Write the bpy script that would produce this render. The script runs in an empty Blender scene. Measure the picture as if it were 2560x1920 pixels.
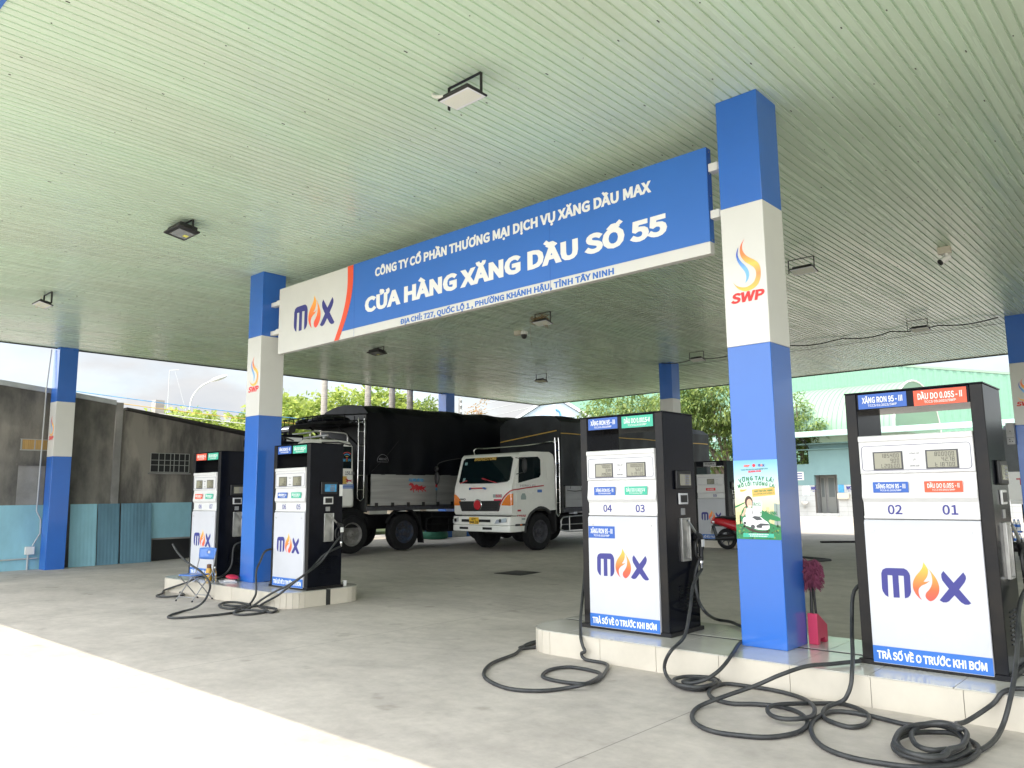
import bpy, bmesh, math, random, os
from mathutils import Vector, Matrix, Quaternion
R = math.radians
sc = bpy.context.scene
col = sc.collection
random.seed(7)

# ------------------------------------------------------------------ camera, sky, sun, exposure
cd = bpy.data.cameras.new('camera'); cam = bpy.data.objects.new('camera', cd); col.objects.link(cam)
cd.sensor_width = 36.0; cd.lens = 1963.9 / 2560 * 36.0; cd.clip_start = 0.05; cd.clip_end = 2000
_f = Vector((-0.6647, 0.7341, 0.1393)).normalized()
_r = _f.cross(Vector((0, 0, 1))).normalized(); _u = _r.cross(_f)
_ro = -0.0108
_r2 = _r * math.cos(_ro) + _u * math.sin(_ro); _u2 = -_r * math.sin(_ro) + _u * math.cos(_ro)
cam.matrix_world = Matrix(((_r2.x, _u2.x, -_f.x, 3.0829), (_r2.y, _u2.y, -_f.y, -7.0416), (_r2.z, _u2.z, -_f.z, 1.65), (0, 0, 0, 1)))
sc.camera = cam
SUN_DIR = Vector((-0.06, 0.350, -1.0)).normalized()
w = bpy.data.worlds.new('World'); sc.world = w; w.use_nodes = True
nt = w.node_tree; nt.nodes.clear()
wo = nt.nodes.new('ShaderNodeOutputWorld'); bg = nt.nodes.new('ShaderNodeBackground'); bg.inputs[1].default_value = 0.15
sky = nt.nodes.new('ShaderNodeTexSky'); sky.sky_type = 'NISHITA'; sky.sun_disc = False
sky.sun_elevation = math.asin(-SUN_DIR.z); sky.sun_rotation = math.pi; sky.air_density = 1.2; sky.dust_density = 1.5
# broken white cloud over the blue
tc = nt.nodes.new('ShaderNodeTexCoord'); mp = nt.nodes.new('ShaderNodeMapping'); mp.inputs['Scale'].default_value = (2.2, 2.2, 5.5)
nz = nt.nodes.new('ShaderNodeTexNoise'); nz.inputs['Scale'].default_value = 1.6; nz.inputs['Detail'].default_value = 7; nz.inputs['Roughness'].default_value = 0.55
rp = nt.nodes.new('ShaderNodeValToRGB'); rp.color_ramp.elements[0].color = (.5, .5, .5, 1); rp.color_ramp.elements[0].position = 0.30; rp.color_ramp.elements[1].position = 0.60
mx = nt.nodes.new('ShaderNodeMix'); mx.data_type = 'RGBA'
nz2 = nt.nodes.new('ShaderNodeTexNoise'); nz2.inputs['Scale'].default_value = 3.5; nz2.inputs['Detail'].default_value = 5
rp2 = nt.nodes.new('ShaderNodeValToRGB'); rp2.color_ramp.elements[0].color = (4.5, 4.7, 5.0, 1); rp2.color_ramp.elements[1].color = (5.3, 5.3, 5.3, 1)
rp2.color_ramp.elements[0].position = 0.38; rp2.color_ramp.elements[1].position = 0.62
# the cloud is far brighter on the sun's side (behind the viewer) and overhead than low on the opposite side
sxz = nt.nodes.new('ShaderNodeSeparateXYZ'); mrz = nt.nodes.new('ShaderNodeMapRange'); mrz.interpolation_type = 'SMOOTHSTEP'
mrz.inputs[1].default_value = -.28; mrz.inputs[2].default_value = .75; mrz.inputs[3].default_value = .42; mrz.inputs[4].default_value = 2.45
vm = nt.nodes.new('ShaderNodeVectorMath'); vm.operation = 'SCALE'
L = nt.links.new
L(tc.outputs['Generated'], mp.inputs[0]); L(mp.outputs[0], nz.inputs[0]); L(nz.outputs[0], rp.inputs[0]); L(mp.outputs[0], nz2.inputs[0]); L(nz2.outputs[0], rp2.inputs[0])
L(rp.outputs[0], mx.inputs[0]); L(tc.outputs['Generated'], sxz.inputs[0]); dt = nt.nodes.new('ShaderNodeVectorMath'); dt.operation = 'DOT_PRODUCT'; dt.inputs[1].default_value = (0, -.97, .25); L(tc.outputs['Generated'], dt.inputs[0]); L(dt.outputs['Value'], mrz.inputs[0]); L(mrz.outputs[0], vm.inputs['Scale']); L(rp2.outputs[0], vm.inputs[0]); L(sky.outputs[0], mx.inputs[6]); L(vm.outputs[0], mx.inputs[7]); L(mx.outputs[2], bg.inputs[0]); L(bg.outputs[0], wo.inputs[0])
sl = bpy.data.lights.new('sun', 'SUN'); sl.energy = 2.05; sl.angle = R(0.5); sl.color = (1.0, 0.91, 0.74)
so = bpy.data.objects.new('sun', sl); col.objects.link(so); so.location = (0, -10, 40); so.rotation_euler = SUN_DIR.to_track_quat('-Z', 'Y').to_euler()
sc.view_settings.view_transform = 'Standard'; sc.view_settings.look = 'None'; sc.view_settings.gamma = 1; sc.view_settings.exposure = 1.41
sc.cycles.max_bounces = 10; sc.cycles.diffuse_bounces = 6; sc.cycles.glossy_bounces = 4; sc.cycles.transparent_max_bounces = 8
sc.cycles.use_denoising = True; sc.cycles.caustics_reflective = False; sc.cycles.caustics_refractive = False; sc.cycles.sample_clamp_indirect = 6

# ------------------------------------------------------------------ mesh builder
class MB:
    def __init__(s): s.v = []; s.f = []; s.m = []
    def add(s, vs, fs, mi=0, xf=None):
        n = len(s.v)
        s.v += [tuple(xf @ Vector(p)) if xf else tuple(p) for p in vs]
        s.f += [tuple(i + n for i in f) for f in fs]; s.m += [mi] * len(fs); return s
    def box(s, a, b, mi=0, xf=None):
        x0, y0, z0 = [min(p, q) for p, q in zip(a, b)]; x1, y1, z1 = [max(p, q) for p, q in zip(a, b)]
        return s.add([(x0,y0,z0),(x1,y0,z0),(x1,y1,z0),(x0,y1,z0),(x0,y0,z1),(x1,y0,z1),(x1,y1,z1),(x0,y1,z1)],
              [(3,2,1,0),(4,5,6,7),(0,1,5,4),(1,2,6,5),(2,3,7,6),(3,0,4,7)], mi, xf)
    def extr(s, pts, vec, mi=0, xf=None):
        n = len(pts); vec = Vector(vec); p = [Vector(q) for q in pts]
        nrm = Vector((0, 0, 0))
        for i in range(n): nrm += p[i].cross(p[(i+1) % n])
        if nrm.dot(vec) < 0: p.reverse()
        vs = [tuple(q) for q in p] + [tuple(q + vec) for q in p]
        fs = [tuple(range(n-1, -1, -1)), tuple(range(n, 2*n))] + [(i, (i+1) % n, n+(i+1) % n, n+i) for i in range(n)]
        return s.add(vs, fs, mi, xf)
    def poly(s, pts, mi=0): return s.add(pts, [tuple(range(len(pts)))], mi)
    def tube(s, path, r, n=8, mi=0, closed=False, cap=True):
        P = [Vector(p) for p in path]; k = len(P); rs = r if isinstance(r, (list, tuple)) else [r]*k
        T = []
        for i in range(k):
            a = P[(i-1) % k] if closed or i > 0 else P[i]; b = P[(i+1) % k] if closed or i < k-1 else P[i]
            T.append((b-a).normalized() if (b-a).length > 1e-9 else Vector((0,0,1)))
        up = Vector((0,0,1)) if abs(T[0].z) < .9 else Vector((1,0,0))
        N = (up - T[0]*up.dot(T[0])).normalized(); vs = []
        for i in range(k):
            if i: N = (N - T[i]*N.dot(T[i])); N = N.normalized() if N.length > 1e-6 else T[i].orthogonal().normalized()
            B = T[i].cross(N)
            for j in range(n):
                a = 2*math.pi*j/n; vs.append(tuple(P[i] + (N*math.cos(a) + B*math.sin(a))*rs[i]))
        fs = []
        for i in range(k if closed else k-1):
            a = i*n; b = ((i+1) % k)*n
            for j in range(n): fs.append((a+j, a+(j+1) % n, b+(j+1) % n, b+j))
        if cap and not closed: fs += [tuple(range(n-1, -1, -1)), tuple(range((k-1)*n, k*n))]
        return s.add(vs, fs, mi)
    def cyl(s, a, b, r, r2=None, n=14, mi=0): return s.tube([a, b], [r, r if r2 is None else r2], n, mi)
    def lathe(s, prof, c=(0,0,0), ax='z', n=20, mi=0, cap=True):
        vs = []; k = len(prof)
        for (r, h) in prof:
            for j in range(n):
                a = 2*math.pi*j/n; x, y = r*math.cos(a), r*math.sin(a)
                q = {'z': (x, y, h), 'x': (h, x, y), 'y': (y, h, x)}[ax]
                vs.append((c[0]+q[0], c[1]+q[1], c[2]+q[2]))
        fs = [(i*n+j, i*n+(j+1) % n, (i+1)*n+(j+1) % n, (i+1)*n+j) for i in range(k-1) for j in range(n)]
        if cap: fs += [tuple(range(n-1, -1, -1)), tuple(range((k-1)*n, k*n))]
        return s.add(vs, fs, mi)
    def ell(s, c, r, nu=14, nv=9, mi=0, xf=None):
        prof = []
        vs = []; fs = []
        for i in range(nv+1):
            t = math.pi*i/nv
            for j in range(nu):
                a = 2*math.pi*j/nu
                vs.append((c[0]+r[0]*math.sin(t)*math.cos(a), c[1]+r[1]*math.sin(t)*math.sin(a), c[2]-r[2]*math.cos(t)))
        for i in range(nv):
            for j in range(nu): fs.append((i*nu+j, i*nu+(j+1) % nu, (i+1)*nu+(j+1) % nu, (i+1)*nu+j))
        return s.add(vs, fs, mi, xf)
    def build(s, name, mats, parent=None, loc=(0,0,0), rz=0, bevel=0, seg=2, smooth=38, **kw):
        me = bpy.data.meshes.new(name); me.from_pydata(s.v, [], s.f)
        mats = mats if isinstance(mats, (list, tuple)) else [mats]
        for m in mats: me.materials.append(m)
        if len(mats) > 1: me.polygons.foreach_set('material_index', s.m)
        me.update()
        if smooth:
            me.shade_smooth()
            try: me.set_sharp_from_angle(angle=R(smooth))
            except Exception: pass
        o = bpy.data.objects.new(name, me); col.objects.link(o); o.location = loc; o.rotation_euler = (0, 0, rz)
        if parent: o.parent = parent
        if bevel:
            b = o.modifiers.new('bevel', 'BEVEL'); b.width = bevel; b.segments = seg; b.limit_method = 'ANGLE'; b.angle_limit = R(40)
        for k, val in kw.items(): o[k] = val
        return o

def _parts(s, name, mats, parent=None, **kw):
    """one object per loose piece"""
    par = list(range(len(s.v)))
    def root(i):
        while par[i] != i: par[i] = par[par[i]]; i = par[i]
        return i
    for f in s.f:
        for i in f[1:]: par[root(i)] = root(f[0])
    grp = {}
    for f, m in zip(s.f, s.m): grp.setdefault(root(f[0]), []).append((f, m))
    out = []
    for fs in grp.values():
        b = MB(); ix = {}
        for f, m in fs:
            g = []
            for i in f:
                if i not in ix: ix[i] = len(b.v); b.v.append(s.v[i])
                g.append(ix[i])
            b.f.append(tuple(g)); b.m.append(m)
        out.append(b.build(name, mats, parent, **kw))
    return out
MB.parts = _parts
def tag(o, label=None, cat=None, group=None, kind=None):
    if label: o['label'] = label
    if cat: o['category'] = cat
    if group: o['group'] = group
    if kind: o['kind'] = kind
    return o
def thing(name, label, cat, loc=(0,0,0), rz=0, group=None):
    o = bpy.data.objects.new(name, None); col.objects.link(o); o.empty_display_size = .2
    o.location = loc; o.rotation_euler = (0, 0, rz); return tag(o, label, cat, group)
def dup(root, loc=None, rz=None, label=None, group=None, parent=None):
    r = root.copy(); col.objects.link(r)
    if parent: r.parent = parent
    if loc is not None: r.location = loc
    if rz is not None: r.rotation_euler = (0, 0, rz)
    if label: r['label'] = label
    if group: r['group'] = group
    for ch in list(root.children): dup(ch, parent=r)
    return r

# ------------------------------------------------------------------ materials
def srgb(h):
    c = [int(h[i:i+2], 16)/255 for i in (0, 2, 4)]
    return tuple(x/12.92 if x <= .04045 else ((x+.055)/1.055)**2.4 for x in c)
def M(name, c, rough=.5, metal=0, var=0, rp=(.3, .7), vs=3.0, bump=0, bs=40, coat=0, spec=.5, trans=0, stretch=None, dirt=None, emis=None):
    m = bpy.data.materials.new(name); m.use_nodes = True; t = m.node_tree; p = t.nodes['Principled BSDF']
    if isinstance(c, str): c = srgb(c)
    p.inputs['Base Color'].default_value = (*c, 1); p.inputs['Roughness'].default_value = rough; p.inputs['Metallic'].default_value = metal
    p.inputs['Coat Weight'].default_value = coat; p.inputs['Coat Roughness'].default_value = .08; p.inputs['Specular IOR Level'].default_value = spec
    p.inputs['Transmission Weight'].default_value = trans
    if emis: p.inputs['Emission Color'].default_value = (*emis[0], 1); p.inputs['Emission Strength'].default_value = emis[1]
    if var or bump or dirt:
        co = t.nodes.new('ShaderNodeTexCoord'); mpn = t.nodes.new('ShaderNodeMapping')
        if stretch: mpn.inputs['Scale'].default_value = stretch
        t.links.new(co.outputs['Object'], mpn.inputs[0])
    if var or dirt:
        n = t.nodes.new('ShaderNodeTexNoise'); n.inputs['Scale'].default_value = vs; n.inputs['Detail'].default_value = 8; n.inputs['Roughness'].default_value = .6
        t.links.new(mpn.outputs[0], n.inputs[0])
        r = t.nodes.new('ShaderNodeValToRGB'); r.color_ramp.elements[0].position = rp[0]; r.color_ramp.elements[1].position = rp[1]
        d = dirt if dirt else tuple(x*(1-var) for x in c)
        r.color_ramp.elements[0].color = (*d, 1); r.color_ramp.elements[1].color = (*[min(1, x*(1+var*.5)) for x in c], 1)
        t.links.new(n.outputs[0], r.inputs[0]); t.links.new(r.outputs[0], p.inputs['Base Color'])
        rr = t.nodes.new('ShaderNodeMapRange'); rr.inputs[3].default_value = min(1, rough*1.25); rr.inputs[4].default_value = rough*.85
        t.links.new(n.outputs[0], rr.inputs[0]); t.links.new(rr.outputs[0], p.inputs['Roughness'])
    if bump:
        n2 = t.nodes.new('ShaderNodeTexNoise'); n2.inputs['Scale'].default_value = bs; n2.inputs['Detail'].default_value = 4; t.links.new(mpn.outputs[0], n2.inputs[0])
        b = t.nodes.new('ShaderNodeBump'); b.inputs['Strength'].default_value = bump; b.inputs['Distance'].default_value = .01
        t.links.new(n2.outputs[0], b.inputs['Height']); t.links.new(b.outputs[0], p.inputs['Normal'])
    return m
def grad(name, stops, axis='Z', rough=.45):
    m = bpy.data.materials.new(name); m.use_nodes = True; t = m.node_tree; p = t.nodes['Principled BSDF']; p.inputs['Roughness'].default_value = rough
    co = t.nodes.new('ShaderNodeTexCoord'); sx = t.nodes.new('ShaderNodeSeparateXYZ'); r = t.nodes.new('ShaderNodeValToRGB')
    els = r.color_ramp.elements
    while len(els) < len(stops): els.new(.5)
    for e, (pos, c) in zip(els, stops): e.position = pos; e.color = (*srgb(c), 1)
    t.links.new(co.outputs['Generated'], sx.inputs[0]); t.links.new(sx.outputs[axis], r.inputs[0]); t.links.new(r.outputs[0], p.inputs['Base Color'])
    return m

# ground concrete: stains, streaks, expansion joints
def concrete():
    m = M('concrete_paving', (.36, .352, .335), .8); t = m.node_tree; p = t.nodes['Principled BSDF']; N = t.nodes.new; K = t.links.new
    co = N('ShaderNodeTexCoord')
    n1 = N('ShaderNodeTexNoise'); n1.inputs['Scale'].default_value = .45; n1.inputs['Detail'].default_value = 9; n1.inputs['Roughness'].default_value = .62
    mpn = N('ShaderNodeMapping'); mpn.inputs['Scale'].default_value = (.8, 1.5, 1); mpn.inputs['Rotation'].default_value = (0, 0, R(18))
    n2 = N('ShaderNodeTexNoise'); n2.inputs['Scale'].default_value = 1.7; n2.inputs['Detail'].default_value = 9; n2.inputs['Roughness'].default_value = .68
    n3 = N('ShaderNodeTexNoise'); n3.inputs['Scale'].default_value = 7; n3.inputs['Detail'].default_value = 8; n3.inputs['Roughness'].default_value = .7
    K(co.outputs['Object'], n1.inputs[0]); K(co.outputs['Object'], mpn.inputs[0]); K(mpn.outputs[0], n2.inputs[0]); K(co.outputs['Object'], n3.inputs[0])
    def ramp(src, p0, p1, c0, c1):
        r = N('ShaderNodeValToRGB'); e = r.color_ramp.elements; e[0].position = p0; e[1].position = p1; e[0].color = (*c0, 1); e[1].color = (*c1, 1); K(src, r.inputs[0]); return r.outputs[0]
    a = ramp(n1.outputs[0], .38, .62, (.43, .392, .352), (.53, .483, .434))
    b = ramp(n2.outputs[0], .38, .62, (.89, .89, .89), (1.03, 1.03, 1.025)); c = ramp(n3.outputs[0], .3, .7, (.86, .86, .86), (1.08, 1.08, 1.08))
    def mul(x, y):
        q = N('ShaderNodeMix'); q.data_type = 'RGBA'; q.blend_type = 'MULTIPLY'; q.inputs[0].default_value = 1; K(x, q.inputs[6]); K(y, q.inputs[7]); return q.outputs[2]
    colr = mul(mul(a, b), c)
    sx = N('ShaderNodeSeparateXYZ'); K(co.outputs['Object'], sx.inputs[0])
    def joint(o, off, per):
        s = N('ShaderNodeMath'); s.operation = 'ADD'; s.inputs[1].default_value = off + 1000*per; K(o, s.inputs[0])
        md = N('ShaderNodeMath'); md.operation = 'MODULO'; md.inputs[1].default_value = per; K(s.outputs[0], md.inputs[0])
        l = N('ShaderNodeMath'); l.operation = 'LESS_THAN'; l.inputs[1].default_value = .011; K(md.outputs[0], l.inputs[0]); return l.outputs[0]
    j = N('ShaderNodeMath'); j.operation = 'MAXIMUM'; K(joint(sx.outputs[0], .14, 4.6), j.inputs[0]); j.inputs[1].default_value = 0
    q = N('ShaderNodeMix'); q.data_type = 'RGBA'; f = N('ShaderNodeMath'); f.operation = 'MULTIPLY'; f.inputs[1].default_value = .55; K(j.outputs[0], f.inputs[0])
    K(f.outputs[0], q.inputs[0]); K(colr, q.inputs[6]); q.inputs[7].default_value = (.1, .1, .095, 1); K(q.outputs[2], p.inputs['Base Color'])
    n4 = N('ShaderNodeTexNoise'); n4.inputs['Scale'].default_value = 2.3; n4.inputs['Detail'].default_value = 3; K(co.outputs['Object'], n4.inputs[0])
    n5 = N('ShaderNodeTexNoise'); n5.inputs['Scale'].default_value = .33; n5.inputs['Detail'].default_value = 2; K(co.outputs['Object'], n5.inputs[0])
    sp = ramp(n4.outputs[0], .66, .74, (1, 1, 1), (.74, .73, .72)); ar = ramp(n5.outputs[0], .5, .62, (1, 1, 1), (.92, .918, .915))
    K(mul(mul(q.outputs[2], sp), ar), p.inputs['Base Color'])
    bp = N('ShaderNodeBump'); bp.inputs['Strength'].default_value = .25; bp.inputs['Distance'].default_value = .01; K(n3.outputs[0], bp.inputs['Height']); K(bp.outputs[0], p.inputs['Normal'])
    rr = N('ShaderNodeMapRange'); rr.inputs[3].default_value = .95; rr.inputs[4].default_value = .55; K(n1.outputs[0], rr.inputs[0]); K(rr.outputs[0], p.inputs['Roughness'])
    return m
def soffit_mat():
    m = M('green_painted_steel', (.50, .62, .47), .22, spec=.38); t = m.node_tree; p = t.nodes['Principled BSDF']; N = t.nodes.new; K = t.links.new
    co = N('ShaderNodeTexCoord'); mpn = N('ShaderNodeMapping'); mpn.inputs['Scale'].default_value = (1.6, .35, 1); K(co.outputs['Object'], mpn.inputs[0])
    n = N('ShaderNodeTexNoise'); n.inputs['Scale'].default_value = .5; n.inputs['Detail'].default_value = 7; K(mpn.outputs[0], n.inputs[0])
    r = N('ShaderNodeValToRGB'); e = r.color_ramp.elements; e[0].position = .36; e[1].position = .66; e[0].color = (.62, .74, .61, 1); e[1].color = (.62, .79, .63, 1); K(n.outputs[0], r.inputs[0])
    mp2 = N('ShaderNodeMapping'); mp2.inputs['Scale'].default_value = (9.7, .5, 1); K(co.outputs['Object'], mp2.inputs[0])
    n2 = N('ShaderNodeTexNoise'); n2.inputs['Scale'].default_value = 1; n2.inputs['Detail'].default_value = 3; K(mp2.outputs[0], n2.inputs[0])
    r2 = N('ShaderNodeValToRGB'); e = r2.color_ramp.elements; e[0].position = .3; e[1].position = .7; e[0].color = (.955, .955, .95, 1); e[1].color = (1.02, 1.02, 1.02, 1); K(n2.outputs[0], r2.inputs[0])
    q = N('ShaderNodeMix'); q.data_type = 'RGBA'; q.blend_type = 'MULTIPLY'; q.inputs[0].default_value = 1; K(r.outputs[0], q.inputs[6]); K(r2.outputs[0], q.inputs[7]); K(q.outputs[2], p.inputs['Base Color'])
    rr = N('ShaderNodeMapRange'); rr.inputs[1].default_value = .3; rr.inputs[2].default_value = .7; rr.inputs[3].default_value = .16; rr.inputs[4].default_value = .34; K(n2.outputs[0], rr.inputs[0]); K(rr.outputs[0], p.inputs['Roughness'])
    return m
def leafmat(name, c1, c2, trans=.35):
    m = bpy.data.materials.new(name); m.use_nodes = True; t = m.node_tree; t.nodes.clear(); N = t.nodes.new; K = t.links.new
    out = N('ShaderNodeOutputMaterial'); g = N('ShaderNodeNewGeometry'); r = N('ShaderNodeValToRGB'); e = r.color_ramp.elements
    e[0].color = (*c1, 1); e[1].color = (*c2, 1); K(g.outputs['Random Per Island'], r.inputs[0])
    p = N('ShaderNodeBsdfPrincipled'); p.inputs['Roughness'].default_value = .45; K(r.outputs[0], p.inputs['Base Color'])
    tr = N('ShaderNodeBsdfTranslucent'); hs = N('ShaderNodeHueSaturation'); hs.inputs['Value'].default_value = 1.8; K(r.outputs[0], hs.inputs['Color']); K(hs.outputs[0], tr.inputs[0])
    ms = N('ShaderNodeMixShader'); ms.inputs[0].default_value = trans; K(p.outputs[0], ms.inputs[1]); K(tr.outputs[0], ms.inputs[2]); K(ms.outputs[0], out.inputs[0])
    return m
def glass(name, tint=(.9,.95,.95), rough=.02):
    m = M(name, tint, rough, trans=1); m.node_tree.nodes['Principled BSDF'].inputs['IOR'].default_value = 1.45; return m

MAT = dict(
 ground=concrete(), soffit=soffit_mat(),
 blue=M('blue_panel', (.022, .135, .52), .28, coat=.4, var=.06, vs=1.5), bluesign=M('blue_vinyl', (.03, .15, .52), .4, var=.04, vs=1),
 white=M('white_panel', (.66, .66, .63), .3, coat=.2, var=.04, vs=2), paper=M('white_vinyl', (.8, .8, .78), .45), orange=M('orange_vinyl', (.85, .12, .02), .45),
 navy=M('navy_vinyl', (.035, .035, .22), .4), red=M('red_vinyl', (.75, .03, .03), .45), green=M('green_vinyl', (.04, .42, .28), .45), redorange=M('red_orange_vinyl', (.82, .09, .035), .45),
 bluev=M('blue_label_vinyl', (.02, .1, .42), .4), black=M('black_enamel', (.006, .007, .011), .16, spec=.10, var=.3, vs=4), blackm=M('black_plastic', (.014, .014, .015), .5), post=M('worn_black_enamel', (.007, .008, .011), .34, spec=.2, vs=3, dirt=(.022, .019, .016)),
 rubber=M('hose_rubber', (.016, .018, .021), .5, vs=9, rp=(.4,.68), dirt=(.045, .046, .046), bump=.25, bs=60), tyre=M('tyre_rubber', (.010, .010, .011), .75, var=.3, vs=8, bump=.3, spec=.3), head=M('white_enamel', (.64, .64, .63), .35, coat=.2, var=.05, vs=3),
 panel=M('panel_white', (.54, .545, .58), .38, var=.08, vs=1.2), lcd=M('grey_lcd', (.27, .26, .19), .2, coat=.2), lcdf=M('dark_lcd_frame', (.03, .03, .035), .3), digit=M('lcd_digit', (.015, .015, .015), .5), greyl=M('grey_print', (.2, .2, .22), .5), bezel=M('bezel_line', (.1, .1, .2), .5),
 steel=M('brushed_steel', (.5, .5, .48), .35, metal=.9, var=.25, vs=6), chrome=M('chrome', (.75, .75, .74), .12, metal=1), greymetal=M('grey_metal', (.33, .33, .33), .45, metal=.3, var=.2, vs=5), alu=M('aluminium_sheet', (.42, .42, .41), .38, metal=.55, var=.25, vs=1.5, stretch=(.4, 1, 6)),
 tile=M('beige_ceramic_tile', (.60, .55, .46), .28, coat=.2, var=.1, vs=2.5), toptile=M('grey_glazed_tile', (.54, .52, .46), .2, coat=.3, var=.16, vs=2), grout=M('tile_grout', (.2, .18, .16), .9), darkstrip=M('dark_strip', (.02, .02, .02), .6),
 lens=M('lamp_glass', (.84, .87, .92), .25, coat=.5), lampin=M('lamp_reflector', (.55, .55, .54), .2, metal=.6), led=M('led_chip', (.75, .75, .15), .5),
 cement=M('stained_cement', (.185, .175, .155), .92, vs=1.3, var=.3, rp=(.38, .64), dirt=(.085, .083, .078), stretch=(1, 1, .45), bump=.4, bs=25), cement2=M('bare_cement', (.26, .255, .245), .9, var=.3, vs=1.4, bump=.3, bs=25), cement3=M('brown_cement', (.21, .195, .17), .92, var=.4, vs=1.4, rp=(.40, .6), dirt=(.085, .08, .075), stretch=(1, 1, .3), bump=.3, bs=25),
 dado=M('faded_blue_paint', (.27, .52, .62), .6, var=.25, vs=1.1, stretch=(1, 1, .4)), bluesheet=M('blue_fibre_sheet', (.13, .27, .36), .5, var=.35, vs=1.6, stretch=(1, 1, .3)), galv=M('galvanised_flashing', (.42, .45, .47), .4, metal=.5, var=.2), rust=M('rusty_roof_edge', (.045, .042, .04), .8, var=.4, vs=6),
 curtain=M('tan_curtain', (.42, .27, .1), .8, var=.3, vs=9, stretch=(1, 6, .2)), dark=M('dark_void', (.01, .011, .012), .35), frame=M('pale_window_frame', (.3, .31, .29), .6), pvc=M('grey_pvc', (.4, .42, .42), .5), pvcw=M('white_pvc', (.72, .72, .68), .5),
 tarp=M('black_tarpaulin', (.006, .007, .010), .45, var=.4, vs=2, bump=.5, bs=5, spec=.14), tarp_lit=M('lit_black_tarpaulin', (.024, .027, .031), .5, var=.4, vs=2, bump=.6, bs=5, spec=.3), tarpg=M('grey_tarpaulin', (.16, .17, .185), .6, var=.2, vs=2, bump=.4, bs=6), cab=M('white_cab_paint', (.84, .835, .79), .25, coat=.6, var=.06, vs=2), cabglass=M('dark_cab_glass', (.004, .010, .012), .03, spec=.3), rim=M('dusty_steel_rim', (.22, .21, .2), .6, metal=.3, var=.35, vs=9), rimblue=M('blue_painted_rim', (.014, .034, .075), .55, vs=9, dirt=(.04, .03, .025)), rimdark=M('dark_rim', (.05, .05, .06), .5, var=.4, vs=9),
 chassis=M('black_chassis', (.008, .008, .009), .7, var=.4, vs=5, spec=.25), plastic=M('grey_bumper_plastic', (.028, .028, .028), .55), amber=M('amber_lens', (.75, .2, .02), .15, coat=.6), hlamp=M('headlamp_glass', (.55, .57, .58), .08, coat=.8, metal=.3), redp=M('red_plastic', (.5, .02, .03), .3, coat=.3), yellow=M('yellow_plate', (.75, .45, .03), .5), gold=M('gold_strip', (.62, .4, .08), .5),
 pink=M('pink_plastic', (.62, .05, .12), .4), pinkhair=M('pink_duster_fibre', (.20, .045, .09), .9), chairb=M('blue_chair_plastic', (.06, .17, .5), .35, coat=.2), woodb=M('thermos_yellow', (.6, .33, .03), .35, coat=.2), brown=M('brown_cap', (.16, .07, .03), .5), clear=glass('clear_plastic'), pagew=M('magazine_paper', (.55, .56, .6), .5, var=.15, vs=12), cream=M('cream_box', (.6, .56, .46), .5),
 bark=M('grey_bark', (.20, .165, .125), .9, var=.4, vs=6, stretch=(1, 1, .3), bump=.5, bs=20), palmbark=M('ringed_palm_bark', (.45, .41, .35), .9, var=.35, vs=5, stretch=(.3, .3, 4)), leaf=leafmat('almond_leaf', (.12, .19, .035), (.42, .48, .13)), mango=leafmat('mango_leaf', (.06, .12, .03), (.26, .32, .09)), redleaf=leafmat('russet_leaf', (.18, .14, .04), (.42, .22, .06)), palmleaf=leafmat('palm_leaf', (.05, .12, .02), (.14, .24, .04)),
 mint=M('mint_sheet', (.22, .34, .235), .45, var=.08, vs=.6, stretch=(1, .1, 1)), mint2=M('mint_cladding', (.16, .32, .225), .5, var=.08), wcblue=M('pale_blue_plaster', (.20, .33, .335), .75, var=.1, vs=.8), gutter=M('mint_gutter', (.40, .58, .53), .4), wtile=M('white_wall_tile', (.50, .51, .50), .25, coat=.2, var=.04), door=M('grey_door_panel', (.16, .18, .18), .5), ceram=M('white_ceramic', (.8, .8, .8), .1, coat=.4), mirror=M('mirror_glass', (.6, .7, .72), .05, metal=.9), skyblue=M('sky_blue_print', (.08, .35, .65), .5, var=.4, vs=10),
 added_soil=M('added_dark_soil', (.05, .07, .025), .95, var=.5, vs=2.5, bump=.6, bs=12), housew=M('white_render', (.72, .74, .76), .7), houseb=M('powder_blue_render', (.58, .68, .78), .7), straw=M('nest_straw', (.30, .18, .06), .9), kerbb=M('blue_kerb_paint', (.03, .14, .42), .6, var=.3), kerbw=M('white_kerb_paint', (.55, .56, .52), .7, var=.3), tyreg=M('green_painted_tyre', (.03, .16, .10), .7, var=.4), pinkbook=M('pink_pouch', (.6, .03, .08), .45),
 skin=M('printed_skin', (.75, .45, .32), .5), hairp=M('printed_brown_hair', (.05, .025, .02), .5), pgreen=M('printed_green', (.02, .2, .07), .5), pgold=M('printed_gold', (.68, .42, .1), .5), pgrey=M('printed_grey', (.06, .065, .07), .5), pwhite=M('printed_white', (.8, .8, .8), .5), pcity=M('printed_tower_grey', (.3, .36, .34), .5), pcityy=M('printed_tower_tan', (.6, .52, .28), .5),
 flame=grad('flame_gradient', [(0, 'f2504a'), (.3, 'f9653a'), (.65, 'fd9a45'), (1, 'fcc04a')]), swoosh=grad('swoosh_gradient', [(0, 'fbc85a'), (.3, 'f99a62'), (.5, 'fbc860'), (.7, 'fb8c50'), (1, 'f0664a')]), swooshb=grad('blue_swoosh_gradient', [(0, '7fc0ee'), (.4, '7db8ee'), (.8, '2f52c0'), (1, '3a50b8')]),
 sky_print=grad('poster_sky', [(0, '2c5a34'), (.16, '4f7d4a'), (.22, 'c9d29a'), (.36, 'ead9a0'), (.6, 'dfe8cf'), (.82, 'a9d0e6'), (1, '6fb0e6')]))

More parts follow.
